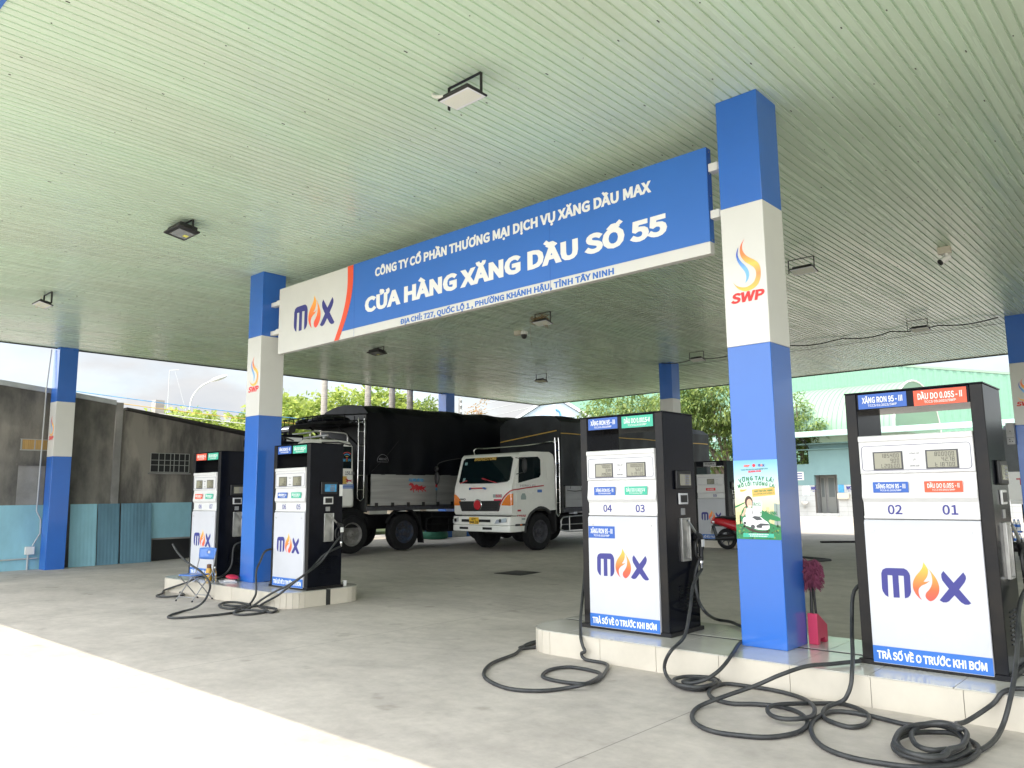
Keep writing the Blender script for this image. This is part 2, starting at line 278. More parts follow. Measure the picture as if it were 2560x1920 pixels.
# ------------------------------------------------------------------ lettering
FONT = None
try: FONT = bpy.data.fonts.load(os.path.join(bpy.utils.system_resource('DATAFILES', path='fonts'), 'Noto Sans CJK Regular.woff2'))
except Exception: FONT = None
def _txt(s, b):
    t = bpy.data.curves.new('t', 'FONT'); t.body = s
    if FONT: t.font = FONT
    t.bevel_depth = b; t.bevel_resolution = 0; t.resolution_u = 3; t.fill_mode = 'FRONT'
    ob = bpy.data.objects.new('t', t); me = bpy.data.meshes.new_from_object(ob)
    r = [v.co.copy() for v in me.vertices], [tuple(p.vertices) for p in me.polygons]
    bpy.data.objects.remove(ob); bpy.data.curves.remove(t); bpy.data.meshes.remove(me); return r
_h = [v.y for v in _txt('H', 0)[0]]; CAP = max(_h) - min(_h); CAP0 = min(_h)
def text(mb, s, org, right, up, cap, width=None, align='l', bold=.05, thick=.0015, shear=0, mi=0):
    """lettering in the plane (right, up) through org = baseline start; cap = capital height in metres"""
    b = bold*CAP; vs, fs = _txt(s, max(b, 1e-4))
    k = cap/CAP; x0 = min(v.x for v in vs); x1 = max(v.x for v in vs); kx = k if width is None else width/(x1-x0)
    off = {'l': 0, 'c': -(x1-x0)/2, 'r': -(x1-x0)}[align]
    right = Vector(right).normalized(); up = Vector(up).normalized(); n = right.cross(up); org = Vector(org)
    zz = max(abs(v.z) for v in vs) or 1
    P = [org + right*((v.x-x0+off)*kx + shear*(v.y-CAP0)*k) + up*((v.y-CAP0)*k) + n*(thick*(v.z/zz)) for v in vs]
    mb.add(P, fs, mi); return mb
SEG = {'0':'abcdef','1':'bc','2':'abged','3':'abgcd','4':'fgbc','5':'afgcd','6':'afgedc','7':'abc','8':'abcdefg','9':'abcdfg','L':'fed','t':'fged'}
def seven(mb, s, org, h, right=(1,0,0), up=(0,0,1)):
    wd = h*.5; t = h*.11; right = Vector(right); up = Vector(up); n = right.cross(up); x = 0
    for ch in s:
        if ch == '.':
            p = Vector(org)+right*(x-.12*h); q = [p, p+right*t, p+right*t+up*t, p+up*t]; mb.extr(q, n*.001); continue
        if ch == ' ': x += wd+.25*h; continue
        for g in SEG[ch]:
            a, b, c, d = {'a':(0,h-t,wd,h),'b':(wd-t,h/2,wd,h),'c':(wd-t,0,wd,h/2),'d':(0,0,wd,t),'e':(0,0,t,h/2),'f':(0,h/2,t,h),'g':(0,h/2-t/2,wd,h/2+t/2)}[g]
            e = t*.12; o = Vector(org)+right*x
            mb.extr([o+right*(a+e)+up*(b+e), o+right*(c-e)+up*(b+e), o+right*(c-e)+up*(d-e), o+right*(a+e)+up*(d-e)], n*.001)
        x += wd+.25*h
    return mb
def smoothpoly(pts, it=2):
    for _ in range(it):
        q = []
        for i in range(len(pts)):
            a, b = pts[i], pts[(i+1) % len(pts)]
            q += [(a[0]*.75+b[0]*.25, a[1]*.75+b[1]*.25), (a[0]*.25+b[0]*.75, a[1]*.25+b[1]*.75)]
        pts = q
    return pts
def cat_open(pts, n=4):
    out = []
    for i in range(len(pts)-1):
        p0, p1, p2, p3 = pts[max(i-1,0)], pts[i], pts[i+1], pts[min(i+2,len(pts)-1)]
        for k in range(n):
            t = k/n; out.append(tuple(.5*((2*b)+(c-a)*t+(2*a-5*b+4*c-d)*t*t+(-a+3*b-3*c+d)*t**3) for a,b,c,d in zip(p0,p1,p2,p3)))
    out.append(tuple(pts[-1])); return out
_MX = dict(
 m=[(330,1430),(270,1390),(225,1290),(213,1200),(220,720),(250,590),(320,510),(400,478),(680,385),(740,420),(775,490),(790,570),(785,1080),(760,1200),(720,1280),(655,1335),(665,630),(560,655),(555,1355),(435,1400),(440,700),(345,725)],
 x=[(1430,180),(1600,470),(1790,80),(1830,180),(1830,260),(1800,380),(1690,635),(1885,970),(1840,1030),(1770,1055),(1710,1020),(1680,980),(1597,850),(1490,1070),(1440,1130),(1380,1155),(1315,1115),(1505,690),(1400,490),(1383,400),(1385,290)])
_FL = [([(1065,45),(1040,210),(980,370),(900,540),(845,720),(828,870),(840,1000),(880,1120),(940,1210),(985,1245)], [(985,1245),(945,1150),(930,1020),(945,910),(1000,800),(1080,710),(1130,640),(1170,575)], [(1170,575),(1110,630),(1060,655),(1045,640),(1090,550),(1125,440),(1140,330),(1135,210),(1065,45)]),
 ([(1145,200),(1220,330),(1280,460),(1320,620),(1328,760),(1310,900),(1270,1030),(1210,1150),(1150,1215),(1110,1210),(1065,1150),(1058,1070),(1080,980),(1130,880),(1180,740),(1205,600),(1205,450),(1185,310),(1145,200)],)]
def _uv(p): return ((p[0]-213)/1672, (1430-(p[1]+.3*(p[0]-220)))/935*.365)
def logo(parent, org, width, n=(0,-1,0), names=('logo_lettering','logo_flame')):
    """three-piece brand mark in the XZ plane; org = lower left"""
    def place(pts): return [(org[0]+_uv(p)[0]*width, org[1], org[2]+_uv(p)[1]*width) for p in pts]
    for k in ('m', 'x'): a = MB().extr(place(_MX[k]), Vector(n)*.0015).build(names[0], MAT['navy'], parent, smooth=0)
    mb = MB()
    for parts in _FL:
        pts = []
        for seg in parts: pts += cat_open(seg, 3)[:-1]
        mb.extr(place(pts), Vector(n)*.0015)
    return a, mb.build(names[1], MAT['flame'], parent, smooth=0)
_SW = [[(560,65),(500,150),(455,240),(440,340),(450,430),(490,510),(560,590),(660,650),(730,700),(775,770),(785,850),(770,930),(720,1030),(640,1100),(540,1145),(450,1150),(350,1130),(290,1090),(245,1045)],
       [(245,1045),(290,1110),(350,1180),(430,1220),(510,1235),(620,1215),(730,1155),(810,1080),(860,980),(885,870),(885,720),(850,620),(770,545),(660,490),(570,430),(520,360),(497,290),(500,200),(530,120),(560,65)]]
_SB = [[(410,250),(370,340),(350,430),(360,520),(400,620),(470,720),(530,800),(555,880),(555,960),(530,1055)],[(530,1055),(590,980),(620,900),(625,820),(600,740),(540,660),(470,590),(420,520),(390,450),(387,370),(410,250)]]
def emblem(parent, x0, y, z0, k=.00045):
    """swoosh emblem; (x0, z0) = left edge of the face and the height of the lettering's baseline"""
    for segs, m, nm in ((_SW, 'swoosh', 'emblem_swoosh'), (_SB, 'swooshb', 'emblem_stroke')):
        pts = []
        for sg in segs: pts += cat_open(sg, 3)[:-1]
        P = [(x0+(p[0]-62)*k, y, z0+(1520-(p[1]+.19*(p[0]-190)))*k) for p in pts]
        MB().extr(P, (0, -.0015, 0)).build(nm, MAT[m], parent, smooth=0)
    mb = MB(); text(mb, 'SWP', (x0+.048, y-.001, z0), (1,0,0), (0,0,1), .088, .34, bold=.07, shear=.2, mi=0); mb.build('emblem_lettering', MAT['red'], parent, smooth=0)

# ------------------------------------------------------------------ ground
def ss(a, b, x):
    t = max(0, min(1, (x-a)/(b-a))); return t*t*(3-2*t)
def gh(x, y):
    z = .1*ss(4.5, 9, y) + .08*ss(16, 40, y)
    return z - .11*(1-ss(-18.6, -14, x))*(1-ss(2.5, 7, y))
def build_ground():
    xs = sorted(set([-400, -200, -100, -60, -40, -30, -25] + [-22+.5*i for i in range(24)] + [-10+2*i for i in range(11)] + [20, 40, 80, 160, 400]))
    ys = sorted(set([-400, -200, -100, -50, -25, -14] + [-10+1*i for i in range(12)] + [2+.5*i for i in range(16)] + [10+2*i for i in range(16)] + [45, 60, 90, 150, 250, 500]))
    mb = MB(); n = len(xs)
    mb.v = [(x, y, gh(x, y)) for y in ys for x in xs]
    mb.f = [(j*n+i, j*n+i+1, (j+1)*n+i+1, (j+1)*n+i) for j in range(len(ys)-1) for i in range(n-1)]; mb.m = [0]*len(mb.f)
    mb.build('ground', MAT['ground'], kind='structure', smooth=60)
build_ground()

# ------------------------------------------------------------------ canopy
H = 5.6; XL, XR, YN, YF = -19.45, 19.4, -5.45, 19.7
can = thing('forecourt_canopy', 'wide flat canopy with a ribbed pale green soffit over the whole forecourt', 'canopy', (0,0,0))
mb = MB(); mb2 = MB()
n = int(round((XR-XL)/.1))
pr = []
for i in range(n):
    x = XL + .1*i; pr += [(x, H), (x+.077, H), (x+.080, H+.015), (x+.097, H+.015)]
pr.append((XR, H))
vs = [(x, YN, z) for x, z in pr] + [(x, YF, z) for x, z in pr]; k = len(pr)
mb.add(vs, [(i, k+i, k+i+1, i+1) for i in range(k-1)])
mb.build('soffit', MAT['soffit'], can, smooth=0)
mb = MB()
for iy in range(22):
    y = YN + .35 + 1.16*iy
    for i in range(0, n, 4):
        x = XL + .1*(i + (iy*3) % 4) + random.uniform(.01, .06); mb.box((x, y+random.uniform(-.03,.03), H-.004), (x+.009, y+.009, H-.0005))
mb.build('soffit_screws', MAT['darkstrip'], can, smooth=0, kind='stuff')
mb = MB(); zf0, zf1 = H-.015, H+.85
mb.box((XL-.08, YN-.12, zf0), (XR+.08, YN, zf1)); mb.box((XL-.08, YF, zf0), (XR+.08, YF+.1, zf1))
mb.box((XL-.08, YN, zf0), (XL, YF, zf1)); mb.box((XR, YN, zf0), (XR+.08, YF, zf1))
mb.build('fascia', MAT['bluesign'], can)
MB().box((XL, YN, H+.35), (XR, YF, H+.42)).build('roof_deck', MAT['galv'], can)
mb = MB()   # dark edge trim along the far and left soffit edges
mb.box((XL, YF-.05, H-.03), (XR, YF-.005, H-.002)); mb.box((XL+.005, YN, H-.028), (XL+.03, YF-.06, H-.002))
mb.build('edge_trim', MAT['blackm'], can)

# ------------------------------------------------------------------ columns
def column(x0, y0, zb, wb, wt, label):
    t = thing('canopy_column', label, 'column', (x0+.22, y0+.226, zb), 0, 'columns holding up the canopy')
    a, b = (-.22, -.226), (.22, .226)
    MB().box((*a, 0), (*b, wb-zb)).build('lower_cladding', MAT['blue'], t, bevel=.006)
    MB().box((a[0]-.002, a[1]-.002, wb-zb), (b[0]+.002, b[1]+.002, wt-zb)).build('white_band', MAT['white'], t, bevel=.006)
    MB().box((*a, wt-zb), (*b, H-zb)).build('upper_cladding', MAT['blue'], t, bevel=.006)
    emblem(t, -.205, -.2295, (wb+wt)/2 - zb - .275)
    return t
C2 = column(-.44, 0, .235, 3.053, 4.46, 'tall blue and white column with a green poster, right of the blue sign')
C1 = column(-9.62, 0, .235, 3.05, 4.45, 'blue and white column at the white end of the blue sign, between two fuel dispensers')
C0 = column(-19.64, 0, -.12, 2.747, 4.167, 'blue and white column beside the stained cement wall with a grey conduit')
C4 = column(-.40, 13.74, .08, 3.08, 4.49, 'blue and white column with a grey electric box on its side, cut by the right edge')
C5 = column(-9.62, 13.74, .08, 3.07, 4.49, 'blue and white column standing behind the fuel dispenser 04 03')
C6 = column(-19.64, 13.74, .08, 2.75, 4.17, 'blue column rising behind the black tarpaulin of the left truck')
mb = MB(); mb.box((-.56, 13.60, 2.64), (-.402, 13.80, 3.13))
t = thing('electric_box', 'grey electric box fixed to the left side of the far right column', 'electric box', (-.48, 13.7, 2.64))
MB().box((-.08, -.12, 0), (.078, .12, .49)).build('enclosure', MAT['greymetal'], t, bevel=.006)
mb = MB(); mb.box((-.075, -.123, .155), (.073, -.1215, .16))
for p in ((-.02, .07), (.03, .07), (-.02, .12), (.0, .3)): mb.cyl((p[0], -.121, p[1]), (p[0], -.128, p[1]), .011)
mb.parts('knob', MAT['blackm'], t)

# ------------------------------------------------------------------ hanging sign
sg = thing('hanging_sign', 'long blue and white sign board hung between the two front columns', 'sign', (-4.76, .15, 4.09))
x0, x1, hz = -4.12, 4.115, 1.152
bw = .128      # white strip
def arcx(z, off):   # orange curve between logo field and the blue field
    t = z/hz; return -2.46 + .30*t + .13*math.sin(math.pi*min(1, t*.94)) - .0*off + off*(.118+.03*t)
zs = [hz*i/16 for i in range(17)]
MB().box((x0, 0, .0), (x1, .09, hz)).build('board', MAT['white'], sg, bevel=.004)
mb = MB(); pts = [(arcx(z, 1), -.003, z) for z in [bw+(hz-bw)*i/16 for i in range(17)]] + [(x1+.001, -.003, hz), (x1+.001, -.003, bw)]
mb.extr(pts, (0, -.002, 0)); mb.box((x1+.0005, -.001, bw), (x1+.003, .09, hz)); mb.box((arcx(hz,1), -.001, hz+.0005), (x1, .09, hz+.003)); mb.build('blue_field', MAT['bluesign'], sg, smooth=0)
mb = MB(); mb.extr([(arcx(z, 0), -.006, z) for z in zs] + [(arcx(z, 1), -.006, z) for z in reversed(zs)], (0, -.002, 0)); mb.build('orange_curve', MAT['redorange'], sg, smooth=0)
X = lambda x: x + 4.76
mb = MB(); Z = lambda z: z - 4.09
text(mb, 'CÔNG TY CỔ PHẦN THƯƠNG MẠI DỊCH VỤ XĂNG DẦU MAX', (X(-6.20), -.0065, Z(4.945)), (1,0,0), (0,0,1), .118, 4.88, bold=.07); mb.build('white_lettering', MAT['paper'], sg, smooth=0); mb = MB()
text(mb, 'CỬA HÀNG XĂNG DẦU SỐ 55', (X(-6.44), -.0065, Z(4.43)), (1,0,0), (0,0,1), .205, 5.30, bold=.08)
mb.build('white_lettering', MAT['paper'], sg, smooth=0)
mb = MB(); text(mb, 'ĐỊA CHỈ: 727, QUỐC LỘ 1 , PHƯỜNG KHÁNH HẬU, TỈNH TÂY NINH', (X(-5.60), -.002, Z(4.113)), (1,0,0), (0,0,1), .068, 3.75, bold=.06); mb.build('blue_lettering', MAT['bluesign'], sg, smooth=0)
logo(sg, (X(-8.40), -.0015, Z(4.42)), 1.17)
mb = MB()
for z in (.42, .93):
    for s in (-1, 1):
        xa = (x1+.004 if s > 0 else x0-.004); xb = 4.318 if s > 0 else -4.418
        mb.box((xa, .02, z-.045), (xb, .11, z+.03)); mb.box((xa+s*.003, .012, z-.05), (xa+s*.11, .118, z+.04))
mb.parts('bracket', MAT['pvcw'], sg, bevel=.006)
mb = MB()
for i in range(5): mb.cyl((x1+.003, .045, .15+.24*i), (x1+.007, .045, .15+.24*i), .007)
mb.parts('rivet', MAT['steel'], sg)
mb = MB()
for xx in (-1.95, 1.98): mb.box((xx, -.0065, .0), (xx+.004, -.0055, hz))
mb.parts('panel_seam', MAT['bluev'], sg, smooth=0)

# ------------------------------------------------------------------ islands
def island(x0, x1, rl, rr, label, chan):
    y0, y1, h = -.52, .97, .235
    t = thing('pump_island', label, 'pump island', ((x0+x1)/2, (y0+y1)/2, 0), 0, 'tiled pump islands'); cx, cy = (x0+x1)/2, (y0+y1)/2
    pts = []
    for (px, py, r, a0) in ((x1-rr, y0+rr, rr, -90), (x1-rr, y1-rr, rr, 0), (x0+rl, y1-rl, rl, 90), (x0+rl, y0+rl, rl, 180)):
        for i in range(7): a = R(a0+15*i); pts.append((px+r*math.cos(a)-cx, py+r*math.sin(a)-cy))
    inn = [(p[0]*.997, p[1]*.99) for p in pts]
    MB().extr([(p[0], p[1], -.12) for p in inn], (0, 0, h+.112)).build('core', MAT['grout'], t, smooth=0)
    mb = MB(); m = len(pts)
    for i in range(m):
        a = Vector((*pts[i], 0)); b = Vector((*pts[(i+1) % m], 0)); d = b-a; Ln = d.length
        if Ln < 1e-6: continue
        k = max(1, round(Ln/.6)); nr = Vector((d.y, -d.x, 0)).normalized()
        for j in range(k):
            p = a+d*(j/k); q = a+d*((j+1)/k); e = d.normalized()*.0025; p = p+e; q = q-e
            mb.extr([p+Vector((0,0,-.12)), q+Vector((0,0,-.12)), q+Vector((0,0,h-.010)), p+Vector((0,0,h-.010))], -nr*.010)
    mb.build('facing_tile', MAT['tile'], t, smooth=0)
    # glazed top slabs, clipped to the rounded outline
    mb = MB(); L = x1-x0; k = round(L/.6); rows = [y0-cy, chan-cy-.004, chan-cy+.064, y1-cy]
    def half(x, r, side):  # y-extent at x
        return 0
    def inset(x):
        for (ax, r, sgn) in ((x0-cx+rl, rl, -1), (x1-cx-rr, rr, 1)):
            if (x-ax)*sgn > 0: return r - math.sqrt(max(0, r*r-(x-ax)**2))
        return 0
    for ri in (0, 2):
        ya, yb = rows[ri], rows[ri+1]
        for i in range(k):
            xa = x0-cx+L*i/k+.0025; xb = x0-cx+L*(i+1)/k-.0025; xs = [xa+(xb-xa)*q/8 for q in range(9)]
            lo = [(x, max(ya, y0-cy+inset(x))) for x in xs]; hi = [(x, min(yb, y1-cy-inset(x))) for x in xs]
            poly = lo + [p for p in reversed(hi)]
            mb.extr([(p[0], p[1], h-.0085) for p in poly], (0, 0, .0085))
    mb.build('top_tile', MAT['toptile'], t, smooth=0)
    mb = MB(); mb.box((x0-cx+.02, rows[1]+.002, h-.006), (x1-cx-.012, rows[2]-.002, h-.003))
    mb.box((x1-cx-.004, rows[1]+.002, -.1), (x1-cx+.004, rows[2]+.012, h-.004))
    mb.build('cable_channel', MAT['darkstrip'], t, smooth=0)
    return t
island(-2.75, 2.65, .42, .5, 'beige tiled island under the two nearest dispensers and the poster column', .215)
island(-11.65, -7.39, .42, .36, 'beige tiled island under dispensers 06 05 and 08 07', .215)
t = thing('pump_island', 'low beige tiled island under the far dispenser 09', 'pump island', (-8.2, 14.3, 0), 0, 'tiled pump islands')
MB().box((-2.2, -.75, 0), (2.2, .75, .29)).build('core', MAT['grout'], t, smooth=0)
mb = MB()
for i in range(7): mb.box((-2.2+.628*i+.003, -.762, .08), (-2.2+.628*(i+1)-.003, -.7505, .29))
for j in range(2):
    mb.box((2.2005, -.75+.75*j+.003, .08), (2.212, -.75+.75*(j+1)-.003, .29))
mb.build('facing_tile', MAT['tile'], t, smooth=0)
MB().box((-2.21, -.76, .2905), (2.21, .76, .3)).build('top_tile', MAT['toptile'], t, smooth=0)

# ------------------------------------------------------------------ fuel dispensers
LB = {'ron': ('bluev', 'XĂNG RON 95 - III', 'TCCS 01:2023/SWP'), 'do5': ('redorange', 'DẦU DO 0.05S - II', 'TCCS 03:2023/SWP'), 'do1': ('green', 'DẦU DO 0.001S-V', 'TCCS 02:2023/SWP')}
def plate(par, kind, x0, x1, z0, z1, y, name):
    m, a, b = LB[kind]
    p = MB().box((x0, y-.003, z0), (x1, y, z1)).build(name, MAT[m], par)
    mb = MB(); h = z1-z0
    text(mb, a, ((x0+x1)/2, y-.0035, z0+h*.40), (1,0,0), (0,0,1), h*.38, (x1-x0)*.84, 'c', bold=.045)
    text(mb, b, ((x0+x1)/2, y-.0035, z0+h*.14), (1,0,0), (0,0,1), h*.15, (x1-x0)*.60, 'c', bold=.03)
    mb.build('lettering', MAT['paper'], p, smooth=0)
def nozzle(t, s):
    """nozzle hung on the side wall; s = +1 right, -1 left"""
    X = lambda v: s*v
    mb = MB(); a, b = sorted((X(.522), X(.55)))
    mb.box((a, .262, .717), (b, .275, 1.156)); mb.box((a, .425, .717), (b, .438, 1.156)); mb.box((a, .275, 1.14), (b, .425, 1.156)); mb.box((a, .275, .717), (b, .425, .735)); mb.box(sorted((X(.522), X(.528)))[:1]+[.275,.735], sorted((X(.522), X(.528)))[1:]+[.425,1.14])
    mb.build('nozzle_holster', MAT['steel'], t, bevel=.003)
    path = [(X(.575), .335, 1.13), (X(.585), .37, 1.09), (X(.59), .42, 1.04), (X(.592), .47, .995)]
    nz = MB().tube(cat_open(path, 4), .013, 10).build('nozzle', MAT['steel'], t)
    mb = MB(); mb.tube(cat_open([(X(.592), .455, 1.005), (X(.597), .52, .955), (X(.6), .555, .90), (X(.598), .55, .82), (X(.596), .545, .71)], 4), [.024]*3+[.034]*5+[.03]*4+[.024]*5, 12)
    mb.tube(cat_open([(X(.6), .50, .95), (X(.6), .44, .89), (X(.6), .435, .80), (X(.6), .46, .755), (X(.598), .53, .745)], 4), .011, 8)
    mb.tube(cat_open([(X(.6), .53, .90), (X(.6), .49, .85), (X(.6), .49, .79)], 3), .008, 6)
    mb.build('nozzle_grip', MAT['blackm'], nz)
    MB().lathe([(.019, .71), (.022, .70), (.022, .67), (.017, .66), (.017, .63)], (X(.596), .545, 0), n=10).build('brass_coupling', MAT['chrome'], nz)
    q = sorted((X(.63), X(.636))); MB().box((q[0], .505, .855), (q[1], .56, .93)).build('white_tag', MAT['paper'], nz)
    mb = MB(); mb.cyl((X(.52), .565, .95), (X(.59), .565, .95), .04); mb.cyl((X(.585), .565, .97), (X(.585), .565, .88), .03); mb.lathe([(.024, .88), (.024, .85), (.018, .845), (.018, .82)], (X(.585), .565, 0), n=10)
    mb.build('hose_swivel', MAT['blackm'], t)
def dispenser(cx, y, zb, tags, nums, reads, label, low_tag=None, single=None, sides=(1, -1), keypad_lit=False):
    t = thing('fuel_dispenser', label, 'fuel dispenser', (cx, y, zb), 0, 'fuel dispensers')
    D = .61; W = .525
    mb = MB()
    for s in (-1, 1): mb.box((s*.432, 0, .03), (s*W, D, 2.238))
    mb.box((-.432, 0, 2.10), (.432, D, 2.235)); mb.box((-.432, .05, .03), (.432, D-.02, 1.845)); mb.box((-W-.006, -.006, 2.238), (W+.006, D+.006, 2.252))
    cab = mb.build('cabinet', MAT['black'], t, bevel=.004)
    mb = MB()
    for s in (-1, 1): mb.box((s*.436, -.008, .04), (s*W*.999, -.0005, 2.236))
    mb.parts('front_post', MAT['post'], t, bevel=.003)
    MB().box((-W-.025, -.025, 0), (W+.025, D+.025, .04)).build('base_skirt', MAT['post'], t, bevel=.004)
    mb = MB()
    for xx in (-.32, -.05, .25): mb.box((xx, -.0265, .022), (xx+.09, -.0255, .034))
    mb.parts('skirt_slot', MAT['dark'], t, smooth=0)
    # white head: profile along x
    prof = [(.048, 1.872), (-.03, 1.872), (-.038, 1.862), (-.038, 1.826), (-.028, 1.82), (-.026, 1.565), (-.034, 1.558), (-.014, 1.552), (-.02, 1.46), (-.032, 1.375), (-.03, 1.352), (-.006, 1.318), (-.004, 1.212), (-.016, 1.204), (-.016, 1.184), (.0, 1.18), (.048, 1.18)]
    hd = MB().extr([(-.431, p[0], p[1]) for p in prof], (.862, 0, 0)).build('display_head', MAT['head'], t, bevel=.004, smooth=30)
    mb = MB(); fr = []
    for (px, pz, a0) in ((.385, 1.605, -90), (.385, 1.76, 0), (-.385, 1.76, 90), (-.385, 1.605, 180)):
        for i in range(5): a = R(a0+22.5*i); fr.append((px+.025*math.cos(a), -.029, pz+.025*math.sin(a)))
    mb.tube(fr, .0022, 5, closed=True); mb.box((-.431, -.0275, 1.814), (.431, -.0262, 1.818)); mb.build('bezel_line', MAT['bezel'], hd)
    sc_ = [(-.32, -.087), (.085, .322)] if not single else [(-.10, .13)]
    for (a, b), rd in zip(sc_, reads):
        s = MB().box((a, -.031, 1.585), (b, -.0265, 1.735)).build('display_screen', MAT['lcdf'], t)
        MB().box((a+.012, -.033, 1.595), (b-.012, -.0315, 1.725)).build('lcd_glass', MAT['lcd'], s)
        mb = MB()
        for i, r_ in enumerate(rd):
            h = .033; wd = sum(0 if c == '.' else h*.75 for c in r_); seven(mb, r_, (b-.02-wd, -.0335, 1.684-.042*i), h)
        mb.build('digits', MAT['digit'], s, smooth=0)
    mb = MB(); tx = 0 if not single else .21
    for s_, z in (('TỔNG SỐ', 1.705), ('LÍT', 1.655), ('ĐƠN GIÁ', 1.605)): text(mb, s_, (tx, -.0275, z), (1,0,0), (0,0,1), .013, None, 'c', bold=.03)
    mb.build('display_caption', MAT['greyl'], hd, smooth=0)
    # product plates
    if not single:
        plate(t, tags[0], -.415, -.03, 2.105, 2.228, -.0005, 'product_plate'); plate(t, tags[1], .025, .412, 2.10, 2.224, -.0005, 'product_plate')
        plate(t, tags[0], -.335, -.06, 1.397, 1.485, -.0335, 'product_sticker'); plate(t, tags[1], .06, .335, 1.397, 1.485, -.0335, 'product_sticker')
    else:
        p = MB().box((-.2, -.0115, 2.10), (.2, -.0085, 2.215)).build('product_plate', MAT['greymetal'], t); mb = MB(); text(mb, 'DO 0,05S-II', (0, -.012, 2.15), (1,0,0), (0,0,1), .045, .28, 'c'); mb.build('lettering', MAT['digit'], p, smooth=0)
        p = MB().box((-.14, -.0365, 1.40), (.16, -.0335, 1.475)).build('product_sticker', MAT['red'], t); mb = MB(); text(mb, 'DO 0,05S', (.01, -.037, 1.42), (1,0,0), (0,0,1), .035, .2, 'c'); mb.build('lettering', MAT['paper'], p, smooth=0)
    mb = MB()
    for x, s_ in nums: text(mb, s_, (x, -.0055, 1.222), (1,0,0), (0,0,1), .072, .112, 'c', bold=.035)
    mb.build('pump_number', MAT['navy'], hd, smooth=0)
    # lower panel
    pn = MB().extr([(-.432, p[0], p[1]) for p in ((.048, .022), (-.028, .022), (-.028, 1.155), (-.014, 1.176), (.048, 1.176))], (.864, 0, 0)).build('front_panel', MAT['panel'], t, bevel=.004)
    mb = MB()
    for xx in (-.365, .36): mb.cyl((xx, -.0285, 1.085), (xx, -.034, 1.085), .011)
    mb.parts('panel_screw', MAT['steel'], pn)
    bd = MB().box((-.43, -.031, .028), (.43, -.0285, .158)).build('notice_strip', MAT['bluesign'], t)
    mb = MB(); text(mb, 'TRẢ SỐ VỀ O TRƯỚC KHI BƠM', (-.4, -.0315, .060), (1,0,0), (0,0,1), .056, .79, bold=.06); mb.build('lettering', MAT['paper'], bd, smooth=0)
    logo(t, (-.325, -.0285, .56), .645)
    if low_tag: plate(t, low_tag, -.425, -.085, .945, 1.07, -.0285, 'product_sticker')
    # right hand side fittings
    x = .526
    kp = MB().box((x, .19, 1.45), (x+.03, .49, 1.645)).build('keypad_housing', MAT['blackm'], t, bevel=.012)
    MB().box((x+.0305, .25, 1.49), (x+.034, .465, 1.605)).build('keypad_plate', MAT['lcd' if not keypad_lit else 'skyblue'], kp)
    mb = MB()
    for i in range(4):
        for j in range(3): mb.box((x+.0345, .35+.028*j, 1.50+.026*i), (x+.0365, .372+.028*j, 1.517+.026*i))
    mb.build('keys', MAT['greyl'], kp)
    pr = MB().box((x, .247, 1.295), (x+.018, .422, 1.41)).build('receipt_printer', MAT['head'], t, bevel=.006); MB().box((x+.0185, .272, 1.315), (x+.022, .398, 1.39)).build('printer_mouth', MAT['blackm'], pr)
    MB().box((x, .292, 1.187), (x+.006, .37, 1.255)).build('card_reader', MAT['greymetal'], t)
    mb = MB()
    for c in range(3):
        for i in range(8):
            y0 = .2+.125*c; z0 = .23+.034*i
            mb.extr([(x, y0, z0), (x+.008, y0, z0), (x, y0, z0+.014)], (0, .085, 0))
    mb.build('vent_louvre', MAT['black'], t, smooth=0)
    for s in sides: nozzle(t, s)
    return t
d04 = dispenser(-1.69, -.06, .235, ('ron', 'do1'), ((-.185, '04'), (.225, '03')), (('70.000', '3.39', '20600'), ('1000000', '52.27', 't19130')), 'dispenser 04 03 with blue and teal plates, left of the poster column', low_tag='ron')
d02 = dispenser(1.195, -.06, .235, ('ron', 'do5'), ((-.185, '02'), (.225, '01')), (('185400', '9.00', 'L20600'), ('800000', '42.78', 't18700')), 'nearest dispenser 02 01 with blue and orange plates, right of the poster column')
d06 = dispenser(-8.005, -.06, .235, ('ron', 'do1'), ((-.185, '06'), (.225, '05')), (('100', '1.00', '20600'), ('500', '2.70', '19130')), 'dispenser 06 05 with blue and teal plates, right of the left sign column', keypad_lit=True)
d08 = dispenser(-10.83, -.06, .235, ('do5', 'do1'), ((-.185, '08'), (.225, '07')), (('500', '2.70', '18700'), ('200', '1.05', '19130')), 'dispenser 08 07 with orange and teal plates behind the blue chair')
d09 = dispenser(-8.07, 13.8, .30, None, ((.12, '09'),), (('0', '0.00', '18700'),), 'far dispenser numbered 09 behind a parked red scooter', single=True)
p = MB().box((.526, .545, 1.42), (.529, .605, 1.60)).build('qr_card', MAT['paper'], d06)
MB().box((-.25, -.0292, .0285), (.2, -.0252, .031)).build('skirt_rust', MAT['cream'], d04)

